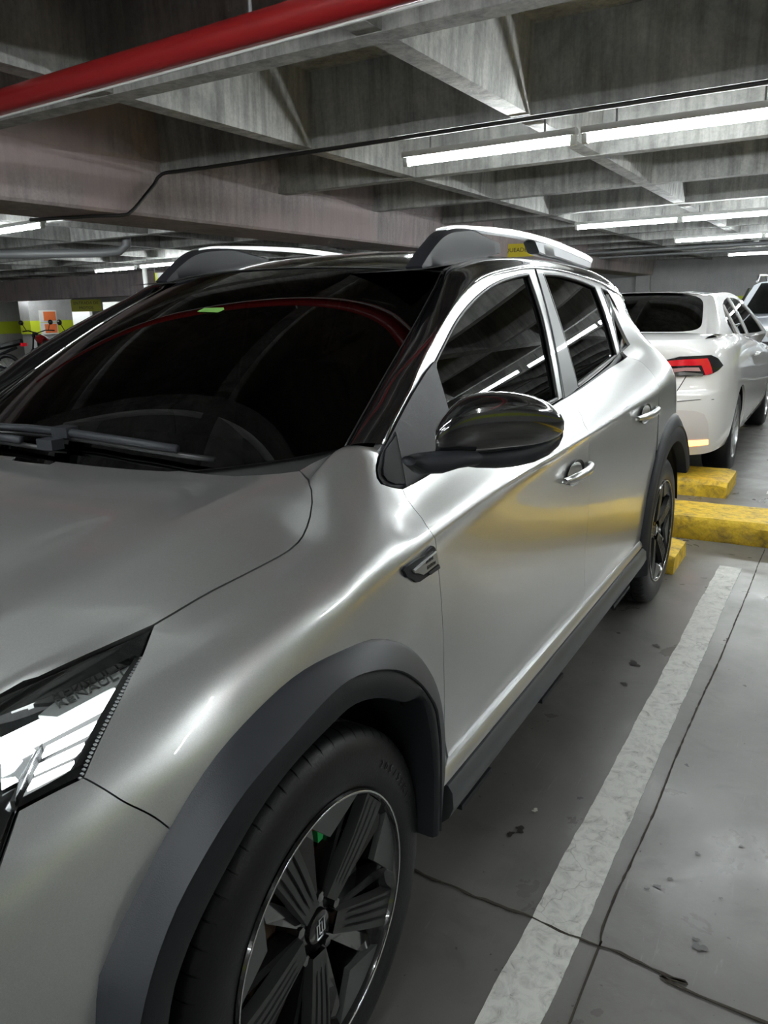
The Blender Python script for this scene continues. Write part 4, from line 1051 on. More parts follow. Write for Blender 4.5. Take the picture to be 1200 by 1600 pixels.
# ---- fender badge
def body_poly(name, px, off, th, m, par, res=(.008, .05)):
    L = BB(*px); return patch(name, [[L[i], L[(i+1) % len(L)]] for i in range(len(L))], m, par, Pv, Nv, res=res, off=off, gap=0, fold=th)
bg = body_poly('fender_badge', [(626.5, 891), (631, 885), (655, 869), (673, 852.5), (676, 856), (682, 888), (652, 909), (646, 909.5), (632, 901)], .006, .008, M['cladding2'], car)
body_poly('badge_plate', [(638, 890), (672, 861), (675.5, 861), (679, 879), (661, 893), (655, 897), (642, 895)], .009, .004, mat('badge_grey', (.30, .31, .30), .35, .6), bg)
body_poly('badge_strip', [(638, 888), (673.5, 859), (675.5, 862), (641, 891)], .010, .003, M['chrome'], bg)
body_poly('badge_plate', [(663, 894), (680, 882), (681.5, 888), (667, 897)], .009, .004, M['cladding'], bg)
def bpt(u, v, o=.0): y, w = Bp(u, v); return Pv([y], [w])[0]+Nv([y], [w])[0]*o
for tx, (u0, v0, u1, v1) in (('INTENS', (655, 880, 673, 868)), ('EDITION', (657, 889, 676, 876))):
    a, b = bpt(u0, v0, .0098), bpt(u1, v1, .0098); text_mesh('badge_lettering', tx, .0095, M['cladding2'], bg, (a+b)/2, b-a, (0, 0, 1), .0006)

# ---- door handles
def handle(name, px_a, px_b, cover):
    a = bpt(*px_a); b = bpt(*px_b); n = np.array([1, 0, .1]); n /= np.linalg.norm(n)
    for sg in (1, -1):
        fl = np.array([sg, 1, 1]); mb = MB(); rows = []
        for s in np.linspace(0, 1, 15):
            c = a+(b-a)*s+n*(.006+.028*math.sin(PI*s)**.6); hw = .0125*(math.sin(PI*(.06+.88*s)))**.35; hd = .010
            rows.append([tuple((c+np.array([hd*math.cos(q_), 0, hw*1.15*math.sin(q_)]))*fl) for q_ in np.linspace(0, 2*PI, 13)[:-1]])
        mb.grid(rows, True); mb.f.append(tuple(range(12))); mb.f.append(tuple(14*12+i for i in range(12))[::-1])
        t = mb.obj('door_handle', M['silver'], car, True)
        # recess behind the lever
        cup = MB(); c0 = (a+b)/2+np.array([.0015, -.005, .0]); rows = []
        for r in (1, .75, .4, .0):
            rows.append([tuple((c0+np.array([-.016*(1-r*r)+.003, .080*r*math.cos(q_), .036*r*math.sin(q_)]))*fl) for q_ in np.linspace(0, 2*PI, 25)])
        cup.grid(rows); cup.obj('handle_recess', M['rimgrey'], t, True)
handle('door_handle', (878, 752), (918, 724), True)
handle('door_handle', (993, 655), (1023, 638), True)
# ---- door mirror
A_ = np.array([.850, .475]); B_ = np.array([.998, .715]); ux = (B_-A_)/np.linalg.norm(B_-A_); nx_ = np.array([ux[1], -ux[0]])
def mir_pt(u, v):
    """photo point on the upright plane along the mirror"""
    d = pxdir(u, v); n = np.array([nx_[0], nx_[1], 0]); t = np.dot(np.array([A_[0], A_[1], 0])-np.array([EYE[0], EYE[1], 0]), n)/np.dot(d, n); return EYE+d*t
def mir_blob(cols, fwd, back, m, name, parent, p=2.6, pz=2.8, flat=.0):
    for sg in (1, -1):
        rows = []
        for (uu, vt, vb) in cols:
            T = mir_pt(uu, vt); Bm = mir_pt(uu, vb); c = (T+Bm)/2; h = max(.002, (T[2]-Bm[2])/2); k_ = min(1, (h/.07)) ** .75
            r = []
            for q_ in np.linspace(0, 2*PI, 33)[:-1]:
                cs, sn = math.cos(q_), math.sin(q_); a = abs(cs)**(2/p)*np.sign(cs); b = abs(sn)**(2/pz)*np.sign(sn)
                dd = (fwd if a > 0 else back)*k_*a
                ev = (EYE-c)[:2]; ev = ev/np.linalg.norm(ev); r.append(((c[0]+ev[0]*dd)*sg, c[1]+ev[1]*dd, c[2]+b*h+dd*.12))
            rows.append(r)
        mb = MB().grid(rows, True); mb.f.append(tuple(range(32))); mb.f.append(tuple((len(rows)-1)*32+i for i in range(32))[::-1])
        o = mb.obj(name, m, parent if sg > 0 else car, True)
        if sg > 0: first = o
    return first
cols = [(680.5, 674, 708), (683, 666, 711.5), (689, 655, 712), (700, 641, 712), (717, 625, 711), (738, 615.5, 709.5), (765, 611.5, 707), (798, 612, 703), (830, 618, 699), (852, 627, 694), (868, 638, 687), (877, 648, 680), (881.5, 657, 672)]
cols = [tuple(c) for c in cr([np.array(c, float) for c in cols], 6)]
mir = mir_blob(cols, .075, .05, M['gloss_black'], 'door_mirror', car)
low = [(690, 707, 714), (700, 706, 722), (720, 705, 728), (745, 704, 731), (775, 702, 731.5), (805, 698, 729), (835, 692, 722), (858, 685, 711), (874, 678, 696), (880, 672, 682)]
mir_blob(low, .070, .045, M['cladding'], 'mirror_lower_shell', mir, 2.6, 2.0)
ind = [(765, 708.5, 712), (790, 706, 724), (812, 702, 723), (835, 695, 717), (858, 686, 706), (874, 675, 690), (880, 670, 677)]
mir_blob(ind, .083, .03, mat('smoky_indicator_lens', (.09, .092, .09), .12, .3, 1.), 'indicator_lens', mir, 2.6, 2.0)
ind2 = [(778, 716, 720), (800, 714, 719.5), (830, 706, 713), (855, 696, 702)]
mir_blob(ind2, .0845, .03, M['chrome'], 'indicator_strip', mir, 2.6, 2.0)
# arm from the sail panel to the shell
for sg in (1, -1):
    rows = []
    for (u0, v0, v1, X, w_) in ((646, 713, 728, .835, .03), (662, 708, 742, .845, .045), (690, 705, 741, .865, .06), (715, 703, 733, .885, .06), (740, 703, 729, .90, .06)):
        T = px_plane(u0, v0, 0, X); Bm = px_plane(u0, v1, 0, X)
        r = [(((T[0]+Bm[0])/2+w_*.5*math.cos(q_)-.01)*sg, (T[1]+Bm[1])/2+w_*.4*math.cos(q_)*0, (T[2]+Bm[2])/2+(T[2]-Bm[2])/2*math.sin(q_)) for q_ in np.linspace(0, 2*PI, 17)[:-1]]
        rows.append(r)
    mb = MB().grid(rows, True); mb.f.append(tuple(range(16))); mb.obj('mirror_arm', M['cladding'], mir if sg > 0 else car, True)
# mirror glass on the rear side
# sail panel: black plastic triangle in front of the door glass
def sg_poly(name, px, off, th, m, par):
    L = GG(*px); n = len(L); return patch(name, [[L[i], L[(i+1) % n]] for i in range(n)], m, par, Gf, Gn, res=(.02, .02), off=off, gap=0, fold=th)
GL = GG
sail = sg_poly('mirror_sail_panel', [(597, 700), (606, 684), (621, 655), (641, 618), (662, 584), (676, 566), (686, 600), (700, 650), (722, 738), (700, 747), (677, 753), (650, 761), (629, 764), (610, 762), (595, 757), (588, 747), (586, 735), (590, 716)], .006, .02, M['cladding'], car)
sg_poly('fixed_corner_panel', [(597, 704), (615, 680), (628, 757), (612, 757), (600, 752), (594, 744), (593, 733)], .009, .006, M['cladding2'], sail)
for sg in (1, -1):
    L = [Gp(613, 676), Gp(621, 715), Gp(630, 764)]; A = np.array(cr(L, .02)); Q = Gf(A[:, 0], A[:, 1])+Gn(A[:, 0], A[:, 1])*.0085
    MB().tube([(q[0]*sg, q[1], q[2]) for q in Q], .002, 6).obj('sail_edge_seam', M['seal'], car)

# ---- roof rails
def rail(sg):
    X = .47; t = MB()
    def L(px): return [px_plane(u, v, 0, X) for u, v in px]
    def sw(px_top, px_bot, th, name, m, par, inset=0.):
        tp = cr(L(px_top), .02); bt_ = cr(L(px_bot), .02); n = 44
        def rs(P_):
            P_ = np.array(P_); s = np.concatenate([[0], np.cumsum(np.linalg.norm(np.diff(P_, axis=0), axis=1))]); s /= s[-1]; q = np.linspace(0, 1, n); return np.stack([np.interp(q, s, P_[:, i]) for i in range(3)], 1)
        a, b = rs(tp), rs(bt_); rows = []
        for p, q in zip(a, b):
            h = th/2; r = []
            for f, g in ((-.55, 0), (-1, .12), (-1, .88), (-.8, 1), (.8, 1), (1, .88), (1, .12), (.55, 0)):
                c = p+(q-p)*g; r.append((sg*(X+f*h), c[1], c[2]))
            rows.append(r)
        mb = MB().grid(rows, True); mb.f.append(tuple(range(8))[::-1]); mb.f.append(tuple((n-1)*8+i for i in range(8)))
        return mb.obj(name, m, par, False, 40)
    top = [(690, 357), (705, 352.8), (729, 353.4), (768, 355.8), (810, 361.5), (855, 373.5), (885, 385.5), (912, 397.5), (920, 405)]
    bot = [(690, 360.5), (705, 358), (729, 360), (768, 366.0), (810, 372.5), (855, 385), (885, 397), (910, 408), (918, 412)]
    r = sw(top, bot, .036, 'roof_rail', M['alu'], car)
    sw([(646, 416), (660, 391), (678, 367), (692, 358.5), (708, 356), (730, 357.5), (752, 370), (769, 378)], [(648, 421), (664, 419), (682, 417), (700, 414), (716, 411), (734, 406), (752, 402), (771, 397)], .05, 'rail_front_foot', M['cladding'], r)
    sw([(826, 376), (842, 379), (858, 384), (880, 394), (900, 403), (916, 410)], [(834, 396), (846, 401), (864, 404), (880, 409), (898, 415), (914, 420)], .046, 'rail_rear_foot', mat('rail_grey', (.30, .31, .32), .4, .4), r)
rail(1); rail(-1)
# antenna-less roof gutter line next to the rail
for sg in (1, -1):
    MB().tube([(sg*(float(e1x(y))-.006), y, float(e1z(y))+.001) for y in np.linspace(1.12, 3.0, 40)], .004, 6).obj('roof_gutter', M['seal'], car)

# ================================================================ THE WHITE SALOON
sal = thing('saloon_car', 'white saloon car seen from behind with dark rear window and red tail lamps', 'car', (-.07, 4.70, 0))
SX, SY = -.07, 4.70
US = [(0, 0), (.38, .010), (.62, .045), (.745, .12), (.82, .24), (.862, .45), (.885, .80), (.888, 1.2), (.888, 2.4), (.885, 3.2), (.86, 3.9), (.76, 4.35), (.5, 4.55), (0, 4.62)]
LV = [(1.06, .86, .085), (1.03, .905, .055), (.985, .945, .045), (.90, .972, .055), (.80, .99, .07), (.725, .998, .055), (.69, 1.0, .012), (.60, 1.004, .0), (.48, 1.0, .0), (.36, .985, .02), (.27, .955, .06)]
def Cv(u, v):
    u = np.atleast_1d(np.asarray(u, float)); v = np.clip(np.atleast_1d(np.asarray(v, float)), 0, len(LV)-1)
    sg = np.where(u < 0, -1., 1.); a = np.clip(abs(u), 0, len(US)-1); k = np.arange(len(US)); kv = np.arange(len(LV))
    x = pchip(k, [p[0] for p in US], a); y = pchip(k, [p[1] for p in US], a)
    z = pchip(kv, [p[0] for p in LV], v); xs = pchip(kv, [p[1] for p in LV], v); R_ = pchip(kv, [p[2] for p in LV], v)
    w = np.clip((y-1.2)/3.0, 0, 1); top = np.clip((z-.7)/.36, 0, 1)
    z = z-top*(.12*np.clip(w*1.6-.0, 0, 1)**1.5+.10*w**3)
    crown = .012*np.clip(1-abs(a-5.5)/3, 0, 1)*np.clip(1-abs(z-.86)/.2, 0, 1)
    return np.stack([(x*xs+crown)*sg, y+R_*np.clip(1-a/5, 0, 1)**.7, z], -1)
def Cn(u, v):
    e = 1e-3; u = np.atleast_1d(np.asarray(u, float)); v = np.atleast_1d(np.asarray(v, float)); vv = np.clip(v, .01, len(LV)-1.01)
    ua = np.where(abs(u) < .01, .01, u)
    n = np.cross(Cv(ua+e, vv)-Cv(ua-e, vv), Cv(ua, vv-e)-Cv(ua, vv+e)); n /= np.linalg.norm(n, axis=1)[:, None]+1e-12; return n
ug = np.linspace(0, 13, 157); vg = np.linspace(0, 10, 81); _a, _b = np.meshgrid(ug, vg, indexing='ij'); CP = Cv(_a.ravel(), _b.ravel())+np.array([SX, SY, 0])
CB = BVHTree.FromPolygons([tuple(p) for p in CP], [(i*81+j, i*81+j+1, (i+1)*81+j+1, (i+1)*81+j) for i in range(156) for j in range(80)])
def cuv(P_):
    d = ((CP-np.array(P_))**2).sum(1); k = int(np.argmin(d)); u, v = _a.ravel()[k], _b.ravel()[k]
    for s_ in (.05, .02, .007):
        best = None
        for du in (-s_, 0, s_):
            for dv in (-s_, 0, s_):
                q = Cv([u+du], [v+dv])[0]+np.array([SX, SY, 0]); e = ((q-np.array(P_))**2).sum()
                if best is None or e < best[0]: best = (e, u+du, v+dv)
        _, u, v = best
    return (max(0, u), min(10, max(0, v)))
def Cp(px, py):
    h = CB.ray_cast(Vector(EYE), Vector(pxdir(px, py)).normalized())
    if h[0] is None: h = CB.find_nearest(Vector(EYE)+Vector(pxdir(px, py))*7)
    return cuv(h[0])
def yz_uv(y, z):
    return cuv((SX+.88, SY+y, z))
def archC(cy, r, a0, a1, n=16): return [yz_uv(cy-r*math.cos(a), .32+r*math.sin(a)) for a in np.linspace(math.radians(a0), math.radians(a1), n)]
AR1, AR2 = archC(1.05, .36, -8, 188), archC(3.75, .36, -8, 188)
body_loop = [[(13, 0), (6, 0), (0, 0)], [(0, 0), (0, 10)], [(0, 10), (3, 10), (AR1[0][0], 10)], [(AR1[0][0], 10), AR1[0]], AR1, [AR1[-1], (AR1[-1][0], 10)], [(AR1[-1][0], 10), (AR2[0][0], 10)], [(AR2[0][0], 10), AR2[0]], AR2, [AR2[-1], (AR2[-1][0], 10)], [(AR2[-1][0], 10), (13, 10)], [(13, 10), (13, 0)]]
patch('body_side', body_loop, M['pearl'], sal, Cv, Cn, res=(.16, .25), fold=.02, gap=.0)
def cpoly(name, px, off, th, m, par=None, res=(.06, .12)):
    L = [Cp(*p) for p in px]; n = len(L)
    return patch(name, [[L[i], L[(i+1) % n]] for i in range(n)], m, par or sal, Cv, Cn, res=res, off=off, gap=0, fold=th)
tl = cpoly('tail_lamp', [(1040, 562), (1062, 557), (1085, 556), (1110, 555), (1121, 560), (1129, 571), (1121, 579), (1109, 585), (1080, 588), (1040, 588)], .006, .012, M['rimblack'])
cpoly('red_lens', [(1042, 563.5), (1068, 561.5), (1104, 560), (1107, 566), (1112, 583), (1101, 586), (1095, 571), (1070, 571), (1042, 572)], .011, .008, M['red_lens'], tl)
cpoly('clear_lens', [(1045, 576), (1072, 574), (1091, 574), (1094, 580), (1070, 579), (1045, 582)], .010, .008, mat('pink_lens', (.45, .25, .25), .2, 0, .6), tl)
cpoly('chrome_bar', [(1042, 582), (1070, 581), (1097, 584), (1097, 588), (1070, 586), (1042, 588)], .011, .008, M['chrome'], tl)
cpoly('bumper_reflector', [(1060, 689), (1106, 687), (1106, 694), (1085, 696.5), (1060, 697.5)], .004, .006, M['red_reflector'])
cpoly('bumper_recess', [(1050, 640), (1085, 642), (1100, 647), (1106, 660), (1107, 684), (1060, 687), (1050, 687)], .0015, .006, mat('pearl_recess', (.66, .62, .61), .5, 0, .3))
def cline(pxs, r, name, m=M['seal'], off=.0):
    L = cr([Cv(*[[q] for q in Cp(*p)])[0]+Cn(*[[q] for q in Cp(*p)])[0]*off for p in pxs], .03); MB().tube(L, r, 6).obj(name, m, sal)
cline([(1072, 588), (1063, 603), (1056, 613)], .003, 'shut_line'); cline([(1053, 628), (1085, 625), (1115, 624)], .0025, 'shut_line', M['seal'], .002)
# trunk lid, rear glass, roof, windshield, bonnet as sheets
def sheet(name, f, nu, nv, m, smooth=True): return MB().grid([[f(s, t) for s in np.linspace(-1, 1, nu)] for t in np.linspace(0, 1, nv)]).obj(name, m, sal, smooth)
topline = lambda s: Cv([abs(s)*4.0], [0.])[0]*np.array([np.sign(s) if s else 1, 1, 1])
gb = lambda s: np.array([.665*s, .52+.06*s*s, 1.085-.02*abs(s)**3]); gt = lambda s: np.array([.555*s, 1.17+.08*s*s, 1.392-.032*abs(s)**3])
sheet('boot_lid', lambda s, t: topline(s)+(gb(s)*np.array([1.18, 1, 1])-topline(s))*t*1.14+np.array([0, 0, .022*4*t*(1-t)]), 31, 12, M['pearl'])
sheet('rear_window', lambda s, t: gb(s)+(gt(s)-gb(s))*t+np.array([0, -.4, .9])*.03*4*t*(1-t)*(1-s**4), 31, 14, M['tint'])
RW = lambda s, t: gb(s)+(gt(s)-gb(s))*t+np.array([0, -.4, .9])*(.03*4*t*(1-t)*(1-s**4)+.002)
# white surround with rounded corners
bw = MB(); n = 72
def sq(a, k): c, s_ = math.cos(a), math.sin(a); p = 6; r = (abs(c)**p+abs(s_)**p)**(-1/p); return c*r*k, s_*r*k
rows = []
for q in range(n+1):
    a = 2*PI*q/n; r = []
    for kx, ky in ((.955, .93), (.965, .945), (1.0, 1.0)):
        x_, y_ = sq(a, 1); mm = max(abs(x_), abs(y_)); r.append(RW(x_*kx, .5+.5*y_*ky) if kx < 1 else RW(x_/mm, .5+.5*y_/mm))
    rows.append(r)
bw.grid(rows).obj('rear_window_frame', M['pearl'], sal, True)
rt = lambda s, t: np.array([(.555+.02*math.sin(PI*t))*s, 1.17+.08*s*s+(1.75-.16*s*s)*t, 1.392+.043*math.sin(PI*(.12+.80*t))-.016-.032*abs(s)**3-.03*t])
sheet('roof', lambda s, t: rt(s, t*1.03-.03), 25, 16, M['pearl'])
wt_ = lambda s: rt(s, 1.); wb_ = lambda s: np.array([.70*s, 3.75-.22*s*s, .985])
sheet('windshield', lambda s, t: wt_(s)+(wb_(s)-wt_(s))*t+np.array([0, .3, .9])*.03*4*t*(1-t)*(1-s**4), 21, 10, M['tint'])
sheet('bonnet', lambda s, t: wb_(s)+(Cv([10+3*(1-abs(s))], [0.])[0]*np.array([np.sign(s) if s else 1, 1, 1])-wb_(s))*t+np.array([0, 0, .05*4*t*(1-t)]), 21, 10, M['pearl'])
# side of the cabin
def GsC(y, z): d = z-1.0; return .800-.44*d-.35*d*d*np.sign(d)-.03*np.maximum(0, 1.2-y)**2*1.5
def GfC(y, z): y = np.atleast_1d(np.asarray(y, float)); z = np.atleast_1d(np.asarray(z, float)); return np.stack([GsC(y, z), y, z], -1)
def GnC(y, z):
    e = 1e-3; n = np.cross(GfC(np.asarray(y)+e, z)-GfC(np.asarray(y)-e, z), GfC(y, np.asarray(z)+e)-GfC(y, np.asarray(z)-e)); n /= np.linalg.norm(n, axis=1)[:, None]; return n
Bc = [(.50, 1.06), (.66, 1.095), (.95, 1.20), (1.25, 1.315), (1.6, 1.365), (2.1, 1.385), (2.6, 1.36), (3.0, 1.27), (3.4, 1.10), (3.66, .985)]
low_ = [(3.66, .985), (3.2, .985), (2.2, 1.0), (1.4, 1.025), (.8, 1.045), (.50, 1.06)]
W1 = [[(1.22, 1.06), (1.16, 1.13), (1.30, 1.235), (1.45, 1.285)], [(1.45, 1.285), (1.75, 1.325), (2.02, 1.34)], [(2.02, 1.34), (2.06, 1.03)], [(2.06, 1.03), (1.5, 1.045), (1.22, 1.06)]]
W2 = [[(2.13, 1.34), (2.5, 1.325), (2.85, 1.26), (3.15, 1.14), (3.40, 1.01)], [(3.40, 1.01), (2.8, 1.015), (2.16, 1.03)], [(2.16, 1.03), (2.13, 1.34)]]
patch('cabin_side', [Bc, low_], M['pearl'], sal, GfC, GnC, res=(.05, .05), holes=[W1, W2], fold=.015, gap=0)
for nm, w_ in (('rear_door_glass', W1), ('front_door_glass', W2)):
    patch(nm, w_, M['tint'], sal, GfC, GnC, res=(.05, .05), off=-.008, gap=-.006, fold=.002)
MB().tube([tuple(GfC([1.50], [1.045])[0]), tuple(GfC([1.44], [1.28])[0])], .010, 6).obj('glass_divider', M['pearl'], sal)
Ac = []
for t in np.linspace(0, 1, 12): Ac.append(gb(1)+(gt(1)-gb(1))*t)
for t in np.linspace(.08, 1, 14): Ac.append(rt(1, t))
for t in np.linspace(.1, 1, 10): Ac.append(wt_(1)+(wb_(1)-wt_(1))*t)
Ac = np.array(Ac); Bq = np.array(cr(Bc, .04)); Bq = GfC(Bq[:, 0], Bq[:, 1])
def rsn(P_, n):
    s = np.concatenate([[0], np.cumsum(np.linalg.norm(np.diff(P_, axis=0), axis=1))]); s /= s[-1]; q = np.linspace(0, 1, n); return np.stack([np.interp(q, s, P_[:, i]) for i in range(3)], 1)
A2, B2 = rsn(Ac, 60), rsn(Bq, 60)
for sg in (1, -1):
    rows = []
    for i in range(60):
        a, b = A2[i], B2[i]; w_ = b-a; tn = A2[min(i+1, 59)]-A2[max(0, i-1)]; nn = np.cross(tn, w_); nn /= np.linalg.norm(nn)+1e-9
        if nn[2] < 0: nn = -nn
        L = np.linalg.norm(w_); rows.append([tuple((a+w_*t+nn*L*.16*4*max(0, t)*(1-t))*np.array([sg, 1, 1])) for t in np.linspace(-.14, 1, 10)])
    MB().grid(rows).obj('roof_side', M['pearl'], sal, True)
    # shoulder between the waist of the cabin and the body
    rows = []
    for y in np.linspace(.50, 3.9, 50):
        c = GfC([min(y, 3.66)], [float(np.interp(y, [p[0] for p in low_[::-1]], [p[1] for p in low_[::-1]]))])[0]; c[1] = y
        us = np.linspace(2, 11, 361); Q = Cv(us, np.zeros(361)); q = Q[np.argmin(abs(Q[:, 1]-y))]
        rows.append([tuple(np.array([sg*(c[0]-.01), y, c[2]+.01])), (sg*((c[0]+q[0])/2), y, (c[2]+q[2])/2+.012), (sg*q[0], y, q[2])])
    MB().grid(rows).obj('shoulder', M['pearl'], sal, True)
    c = .5
    # mirror and handles
    mb = MB(); rows = []
    for s in np.linspace(0, 1, 9):
        h = .065*math.sin(PI*(.1+.8*s))**.5; rows.append([(sg*(.84+.2*s), 3.28+.05*s+.05*math.cos(q_), .99+h*math.sin(q_)) for q_ in np.linspace(0, 2*PI, 13)[:-1]])
    mb.grid(rows, True); mb.f.append(tuple(range(12))); mb.f.append(tuple(8*12+i for i in range(12))[::-1]); mb.obj('door_mirror', M['pearl'], sal, True)
    for y in (1.72, 2.75):
        MB().tube([(sg*.895, y, .87), (sg*.918, y+.04, .875), (sg*.918, y+.16, .875), (sg*.895, y+.2, .87)], .012, 8).obj('door_handle', M['pearl'], sal, True)
    rows = []
    for cy in (1.05, 3.75):
        rows = []
        for a in np.linspace(math.radians(-15), math.radians(195), 24):
            rows.append([(sg*.86, cy+.37*math.cos(a), .32+.37*math.sin(a)), (sg*.60, cy+.37*math.cos(a), .32+.37*math.sin(a)), (sg*.60, cy, .32)])
        MB().grid(rows).obj('wheel_housing', M['black'], sal)
        mb = MB().lathe([(.205, 0), (.25, .006), (.29, .002), (.315, -.02), (.318, -.19), (.29, -.2), (.2, -.19)], (0, 0, 0), 40)
        w_ = mb.obj('wheel', M['rubber'], sal, True); w_.location = (sg*.865, cy, .318); w_.rotation_euler = (0, 0, 0 if sg > 0 else PI)
        sp = MB()
        for k_ in range(10):
            a = 2*PI*k_/10; u_ = np.array([0, math.cos(a), math.sin(a)]); nn = np.array([0, -math.sin(a), math.cos(a)]); tw = nn*.018
            L = [u_*.03-nn*.012, u_*.205-tw, u_*.205+tw, u_*.03+nn*.012]; sp.prism([tuple(q+np.array([-.008, 0, 0])) for q in L], (-.02, 0, 0))
        sp.lathe([(.0, -.004), (.035, -.006), (.04, -.03)], (0, 0, 0), 16); sp.lathe([(.208, .002), (.203, -.02), (.2, -.12)], (0, 0, 0), 40)
        sp.obj('alloy_rim', M['alu'], w_, False, 40)
        MB().lathe([(0, -.13), (.2, -.12)], (0, 0, 0), 24).obj('back_plate', M['black'], w_)
pan = MB(); pan.box((0, 2.35, .26), (1.5, 1.9, .08)); pan.box((0, .45, .33), (1.3, .55, .08)); pan.box((0, 2.2, .6), (1.1, 3.6, .5)); pan.obj('floor_pan', M['black'], sal)
MB().box((0, .10, .30), (1.30, .12, .10)).obj('bumper_underside', M['black'], sal)

# ================================================================ PALE SUV FACING US, FAR RIGHT
suv = thing('suv_car', 'pale SUV facing the camera at the right picture edge with a yellow number plate', 'car', (.74, 11.0, 0))
def lofty(name, secs, m, par, smooth=True, ang=None):
    """secs: (y, [(x, z)...]) half outline mirrored"""
    mb = MB(); mb.grid([[(x, y, z) for x, z in s]+[(-x, y, z) for x, z in s[::-1]] for y, s in secs]); 
    for k_, fl in ((0, 1), (len(secs)-1, -1)):
        n = 2*len(secs[0][1]); L = tuple(k_*n+i for i in range(n)); mb.f.append(L if fl > 0 else L[::-1])
    return mb.obj(name, m, par, smooth, ang)
def bs(w, z1, z0=.28): return [(w*.0, z1), (w*.6, z1-.01), (w*.88, z1-.05), (w*.97, z1-.16), (w, z1-.35), (w, .5), (w*.96, z0)]
lofty('body', [(0, bs(.74, .86)), (.08, bs(.84, .95)), (.3, bs(.90, 1.0)), (1.0, bs(.92, 1.08)), (2.5, bs(.92, 1.1)), (4.0, bs(.90, 1.1)), (4.3, bs(.84, 1.05))], paint('pale_blue_paint', (.55, .58, .62), .3, .3), suv, False, 40)
cabs = lambda w, z: [(0, z), (w*.8, z-.015), (w, z-.07), (w+.02, z-.12)]
lofty('cabin', [(1.0, [(0, 1.06), (.70, 1.05), (.80, 1.03), (.82, 1.0)]), (1.7, [(0, 1.60), (.50, 1.585), (.60, 1.54), (.80, 1.02)]), (3.4, [(0, 1.66), (.50, 1.64), (.60, 1.58), (.82, 1.04)]), (4.15, [(0, 1.45), (.45, 1.42), (.55, 1.36), (.80, 1.04)])], bpy.data.materials['pale_blue_paint'], suv, False, 30)
g_ = MB().add([(-.66, 1.05, 1.115), (.66, 1.05, 1.115), (.49, 1.62, 1.555), (-.49, 1.62, 1.555)], [(0, 1, 2, 3)]); g_.v = [(x, y-.02, z+.012) for x, y, z in g_.v]; g_.obj('windshield', M['tint'], suv)
for s in (-1, 1):
    MB().prism([(s*.78, 1.35, 1.12), (s*.66, 1.75, 1.5), (s*.66, 3.3, 1.54), (s*.78, 3.6, 1.12)], (s*.03, 0, 0)).obj('side_glass', M['gloss_black'], suv)
    MB().tube([(s*.58, 1.9, 1.60), (s*.58, 2.1, 1.69), (s*.58, 3.3, 1.72), (s*.58, 3.5, 1.66)], .02, 8).obj('roof_rail', M['alu'], suv)
    MB().box((s*.64, .0, .80), (.32, .12, .12)).obj('headlamp', M['chrome'], suv)
    MB().box((s*1.0, 1.35, 1.12), (.18, .10, .14)).obj('door_mirror', M['gloss_black'], suv, )
    for y in (.85, 3.5):
        MB().lathe([(0, .0), (.2, .0), (.30, 0), (.34, -.03), (.34, -.2), (.2, -.22)], (0, 0, 0), 28).obj('wheel', M['rubber'], suv, False, 40).matrix_local = Matrix.Translation((s*.93, y, .34)) @ Matrix.Rotation(0 if s > 0 else PI, 4, 'Z')
MB().box((0, -.03, .66), (1.0, .08, .22)).obj('grille', M['gloss_black'], suv); MB().box((0, -.01, .42), (1.5, .08, .22)).obj('lower_bumper', M['cladding'], suv)
np_ = MB().box((-.46, -.085, .63), (.34, .015, .15)).obj('number_plate', M['amber_plate'], suv)
text_mesh('plate_lettering', '45S', .12, M['ink'], np_, (-.46, -.095, .63), (1, 0, 0), (0, 0, 1), .002)

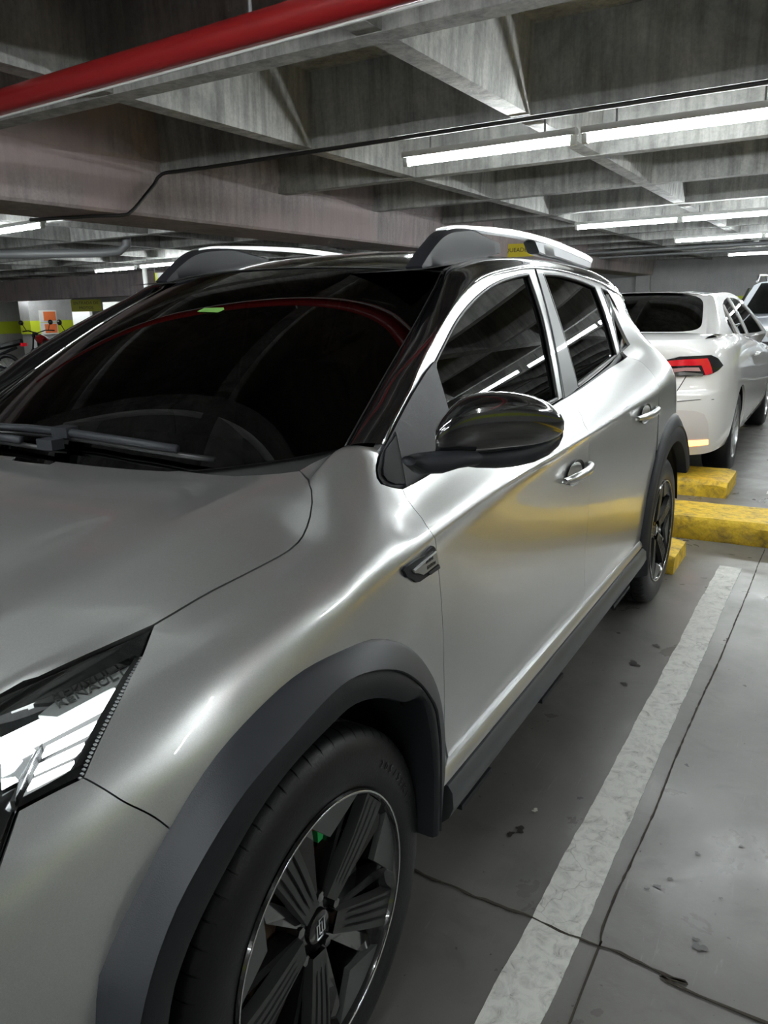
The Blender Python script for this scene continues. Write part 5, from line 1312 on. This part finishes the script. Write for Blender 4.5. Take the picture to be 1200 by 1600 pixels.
# ================================================================ MOTORCYCLES FAR LEFT
def motorcycle(loc, rz, label, tankm):
    t = thing('motorcycle', label, 'motorcycle', loc, rz, 'motorcycles parked at the far left')
    for y, nm in ((.0, 'rear_wheel'), (1.3, 'front_wheel')):
        a = MB().tube([(0, y+.27*math.cos(q), .31+.27*math.sin(q)) for q in np.linspace(0, 2*PI, 33)], .045, 8, False).obj(nm, M['rubber'], t, True)
        sp = MB()
        for k_ in range(6): q = PI*k_/6; sp.tube([(0, y-.25*math.cos(q), .31-.25*math.sin(q)), (0, y+.25*math.cos(q), .31+.25*math.sin(q))], .012, 6)
        sp.obj('spokes', M['alu'], a)
    f = MB(); f.tube([(0, 1.02, .92), (0, 1.0, .6), (0, .45, .38), (0, .1, .62), (0, -.25, .74)], .03, 8); f.tube([(0, 0, .31), (0, .5, .42)], .03, 8)
    for s in (-1, 1): f.tube([(s*.09, 1.3, .31), (s*.09, 1.10, .72), (s*.08, 1.02, .95)], .022, 8)
    f.obj('frame', M['cladding2'], t, True)
    e = MB(); e.box((0, .58, .45), (.26, .36, .34)); e.tube([(0, .62, .5), (0, .70, .66)], .10, 12); e.obj('engine', M['steel_grey'], t)
    tk = MB(); rows = []
    for s in np.linspace(0, 1, 9): r = .15*math.sin(PI*(.12+.76*s))**.6; rows.append([(r*.9*math.cos(q), .50+.48*s, .80+.06*s+r*.75*math.sin(q)) for q in np.linspace(0, 2*PI, 15)[:-1]])
    tk.grid(rows, True); tk.f.append(tuple(range(14))); tk.f.append(tuple(8*14+i for i in range(14))[::-1]); tk.obj('tank', tankm, t, True)
    st_ = MB(); rows = []
    for y, w, z in ((-.38, .06, .90), (-.25, .11, .87), (.1, .14, .80), (.4, .13, .78), (.52, .09, .80)): rows.append([(-w, y, z-.06), (-w*.9, y, z), (0, y, z+.02), (w*.9, y, z), (w, y, z-.06), (0, y, z-.1)])
    st_.grid(rows, True); st_.f.append(tuple(range(6))); st_.f.append(tuple(24+i for i in range(6))[::-1]); st_.obj('seat', M['seal'], t)
    hb = MB().tube([(-.38, .86, 1.03), (-.2, .98, 1.04), (0, 1.0, .98), (.2, .98, 1.04), (.38, .86, 1.03)], .014, 8).obj('handlebar', M['cladding2'], t, True)
    for s in (-1, 1):
        MB().tube([(s*.26, .95, 1.04), (s*.33, .98, 1.2)], .008, 6).obj('mirror_stem', M['cladding2'], t)
        MB().lathe([(0, .012), (.045, .01), (.06, 0), (.045, -.012), (0, -.014)], (0, 0, 0), 18).obj('mirror', M['gloss_black'], t, True).matrix_local = Matrix.Translation((s*.35, .98, 1.23)) @ Matrix.Rotation(PI/2, 4, 'Z')
    MB().lathe([(0, .05), (.07, .04), (.09, 0), (.05, -.08), (0, -.1)], (0, 0, 0), 20).obj('headlamp', M['chrome'], t, True).matrix_local = Matrix.Translation((0, 1.12, .92)) @ Matrix.Rotation(PI/2, 4, 'Z')
    MB().box((0, -.42, .80), (.16, .05, .07)).obj('tail_lamp', M['red_lens'], t)
    MB().prism([(-.07, -.45, .60), (.07, -.45, .60), (.07, -.50, .44), (-.07, -.50, .44)], (0, -.01, 0)).obj('mudguard', M['seal'], t)
    ex = MB().tube([(.14, .7, .35), (.16, .4, .26), (.18, -.3, .38)], [.02, .03, .045], 10).obj('exhaust', M['chrome'], t, True)
    MB().tube([(-.1, .45, .28), (-.26, .38, .0)], .012, 6).obj('side_stand', M['steel_grey'], t)
    return t
motorcycle((-13.75, 9.35, 0), math.radians(115), 'black motorcycle with round mirrors parked at the far left picture edge', M['gloss_black'])
motorcycle((-14.6, 11.2, 0), math.radians(75), 'motorcycle with a red tank parked behind the black one at the far left', M['red'])
motorcycle((-12.2, 10.6, 0), math.radians(85), 'motorcycle half hidden by the silver car windshield at the far left', mat('blue_tank', (.05, .07, .2), .2, 0, 1.))
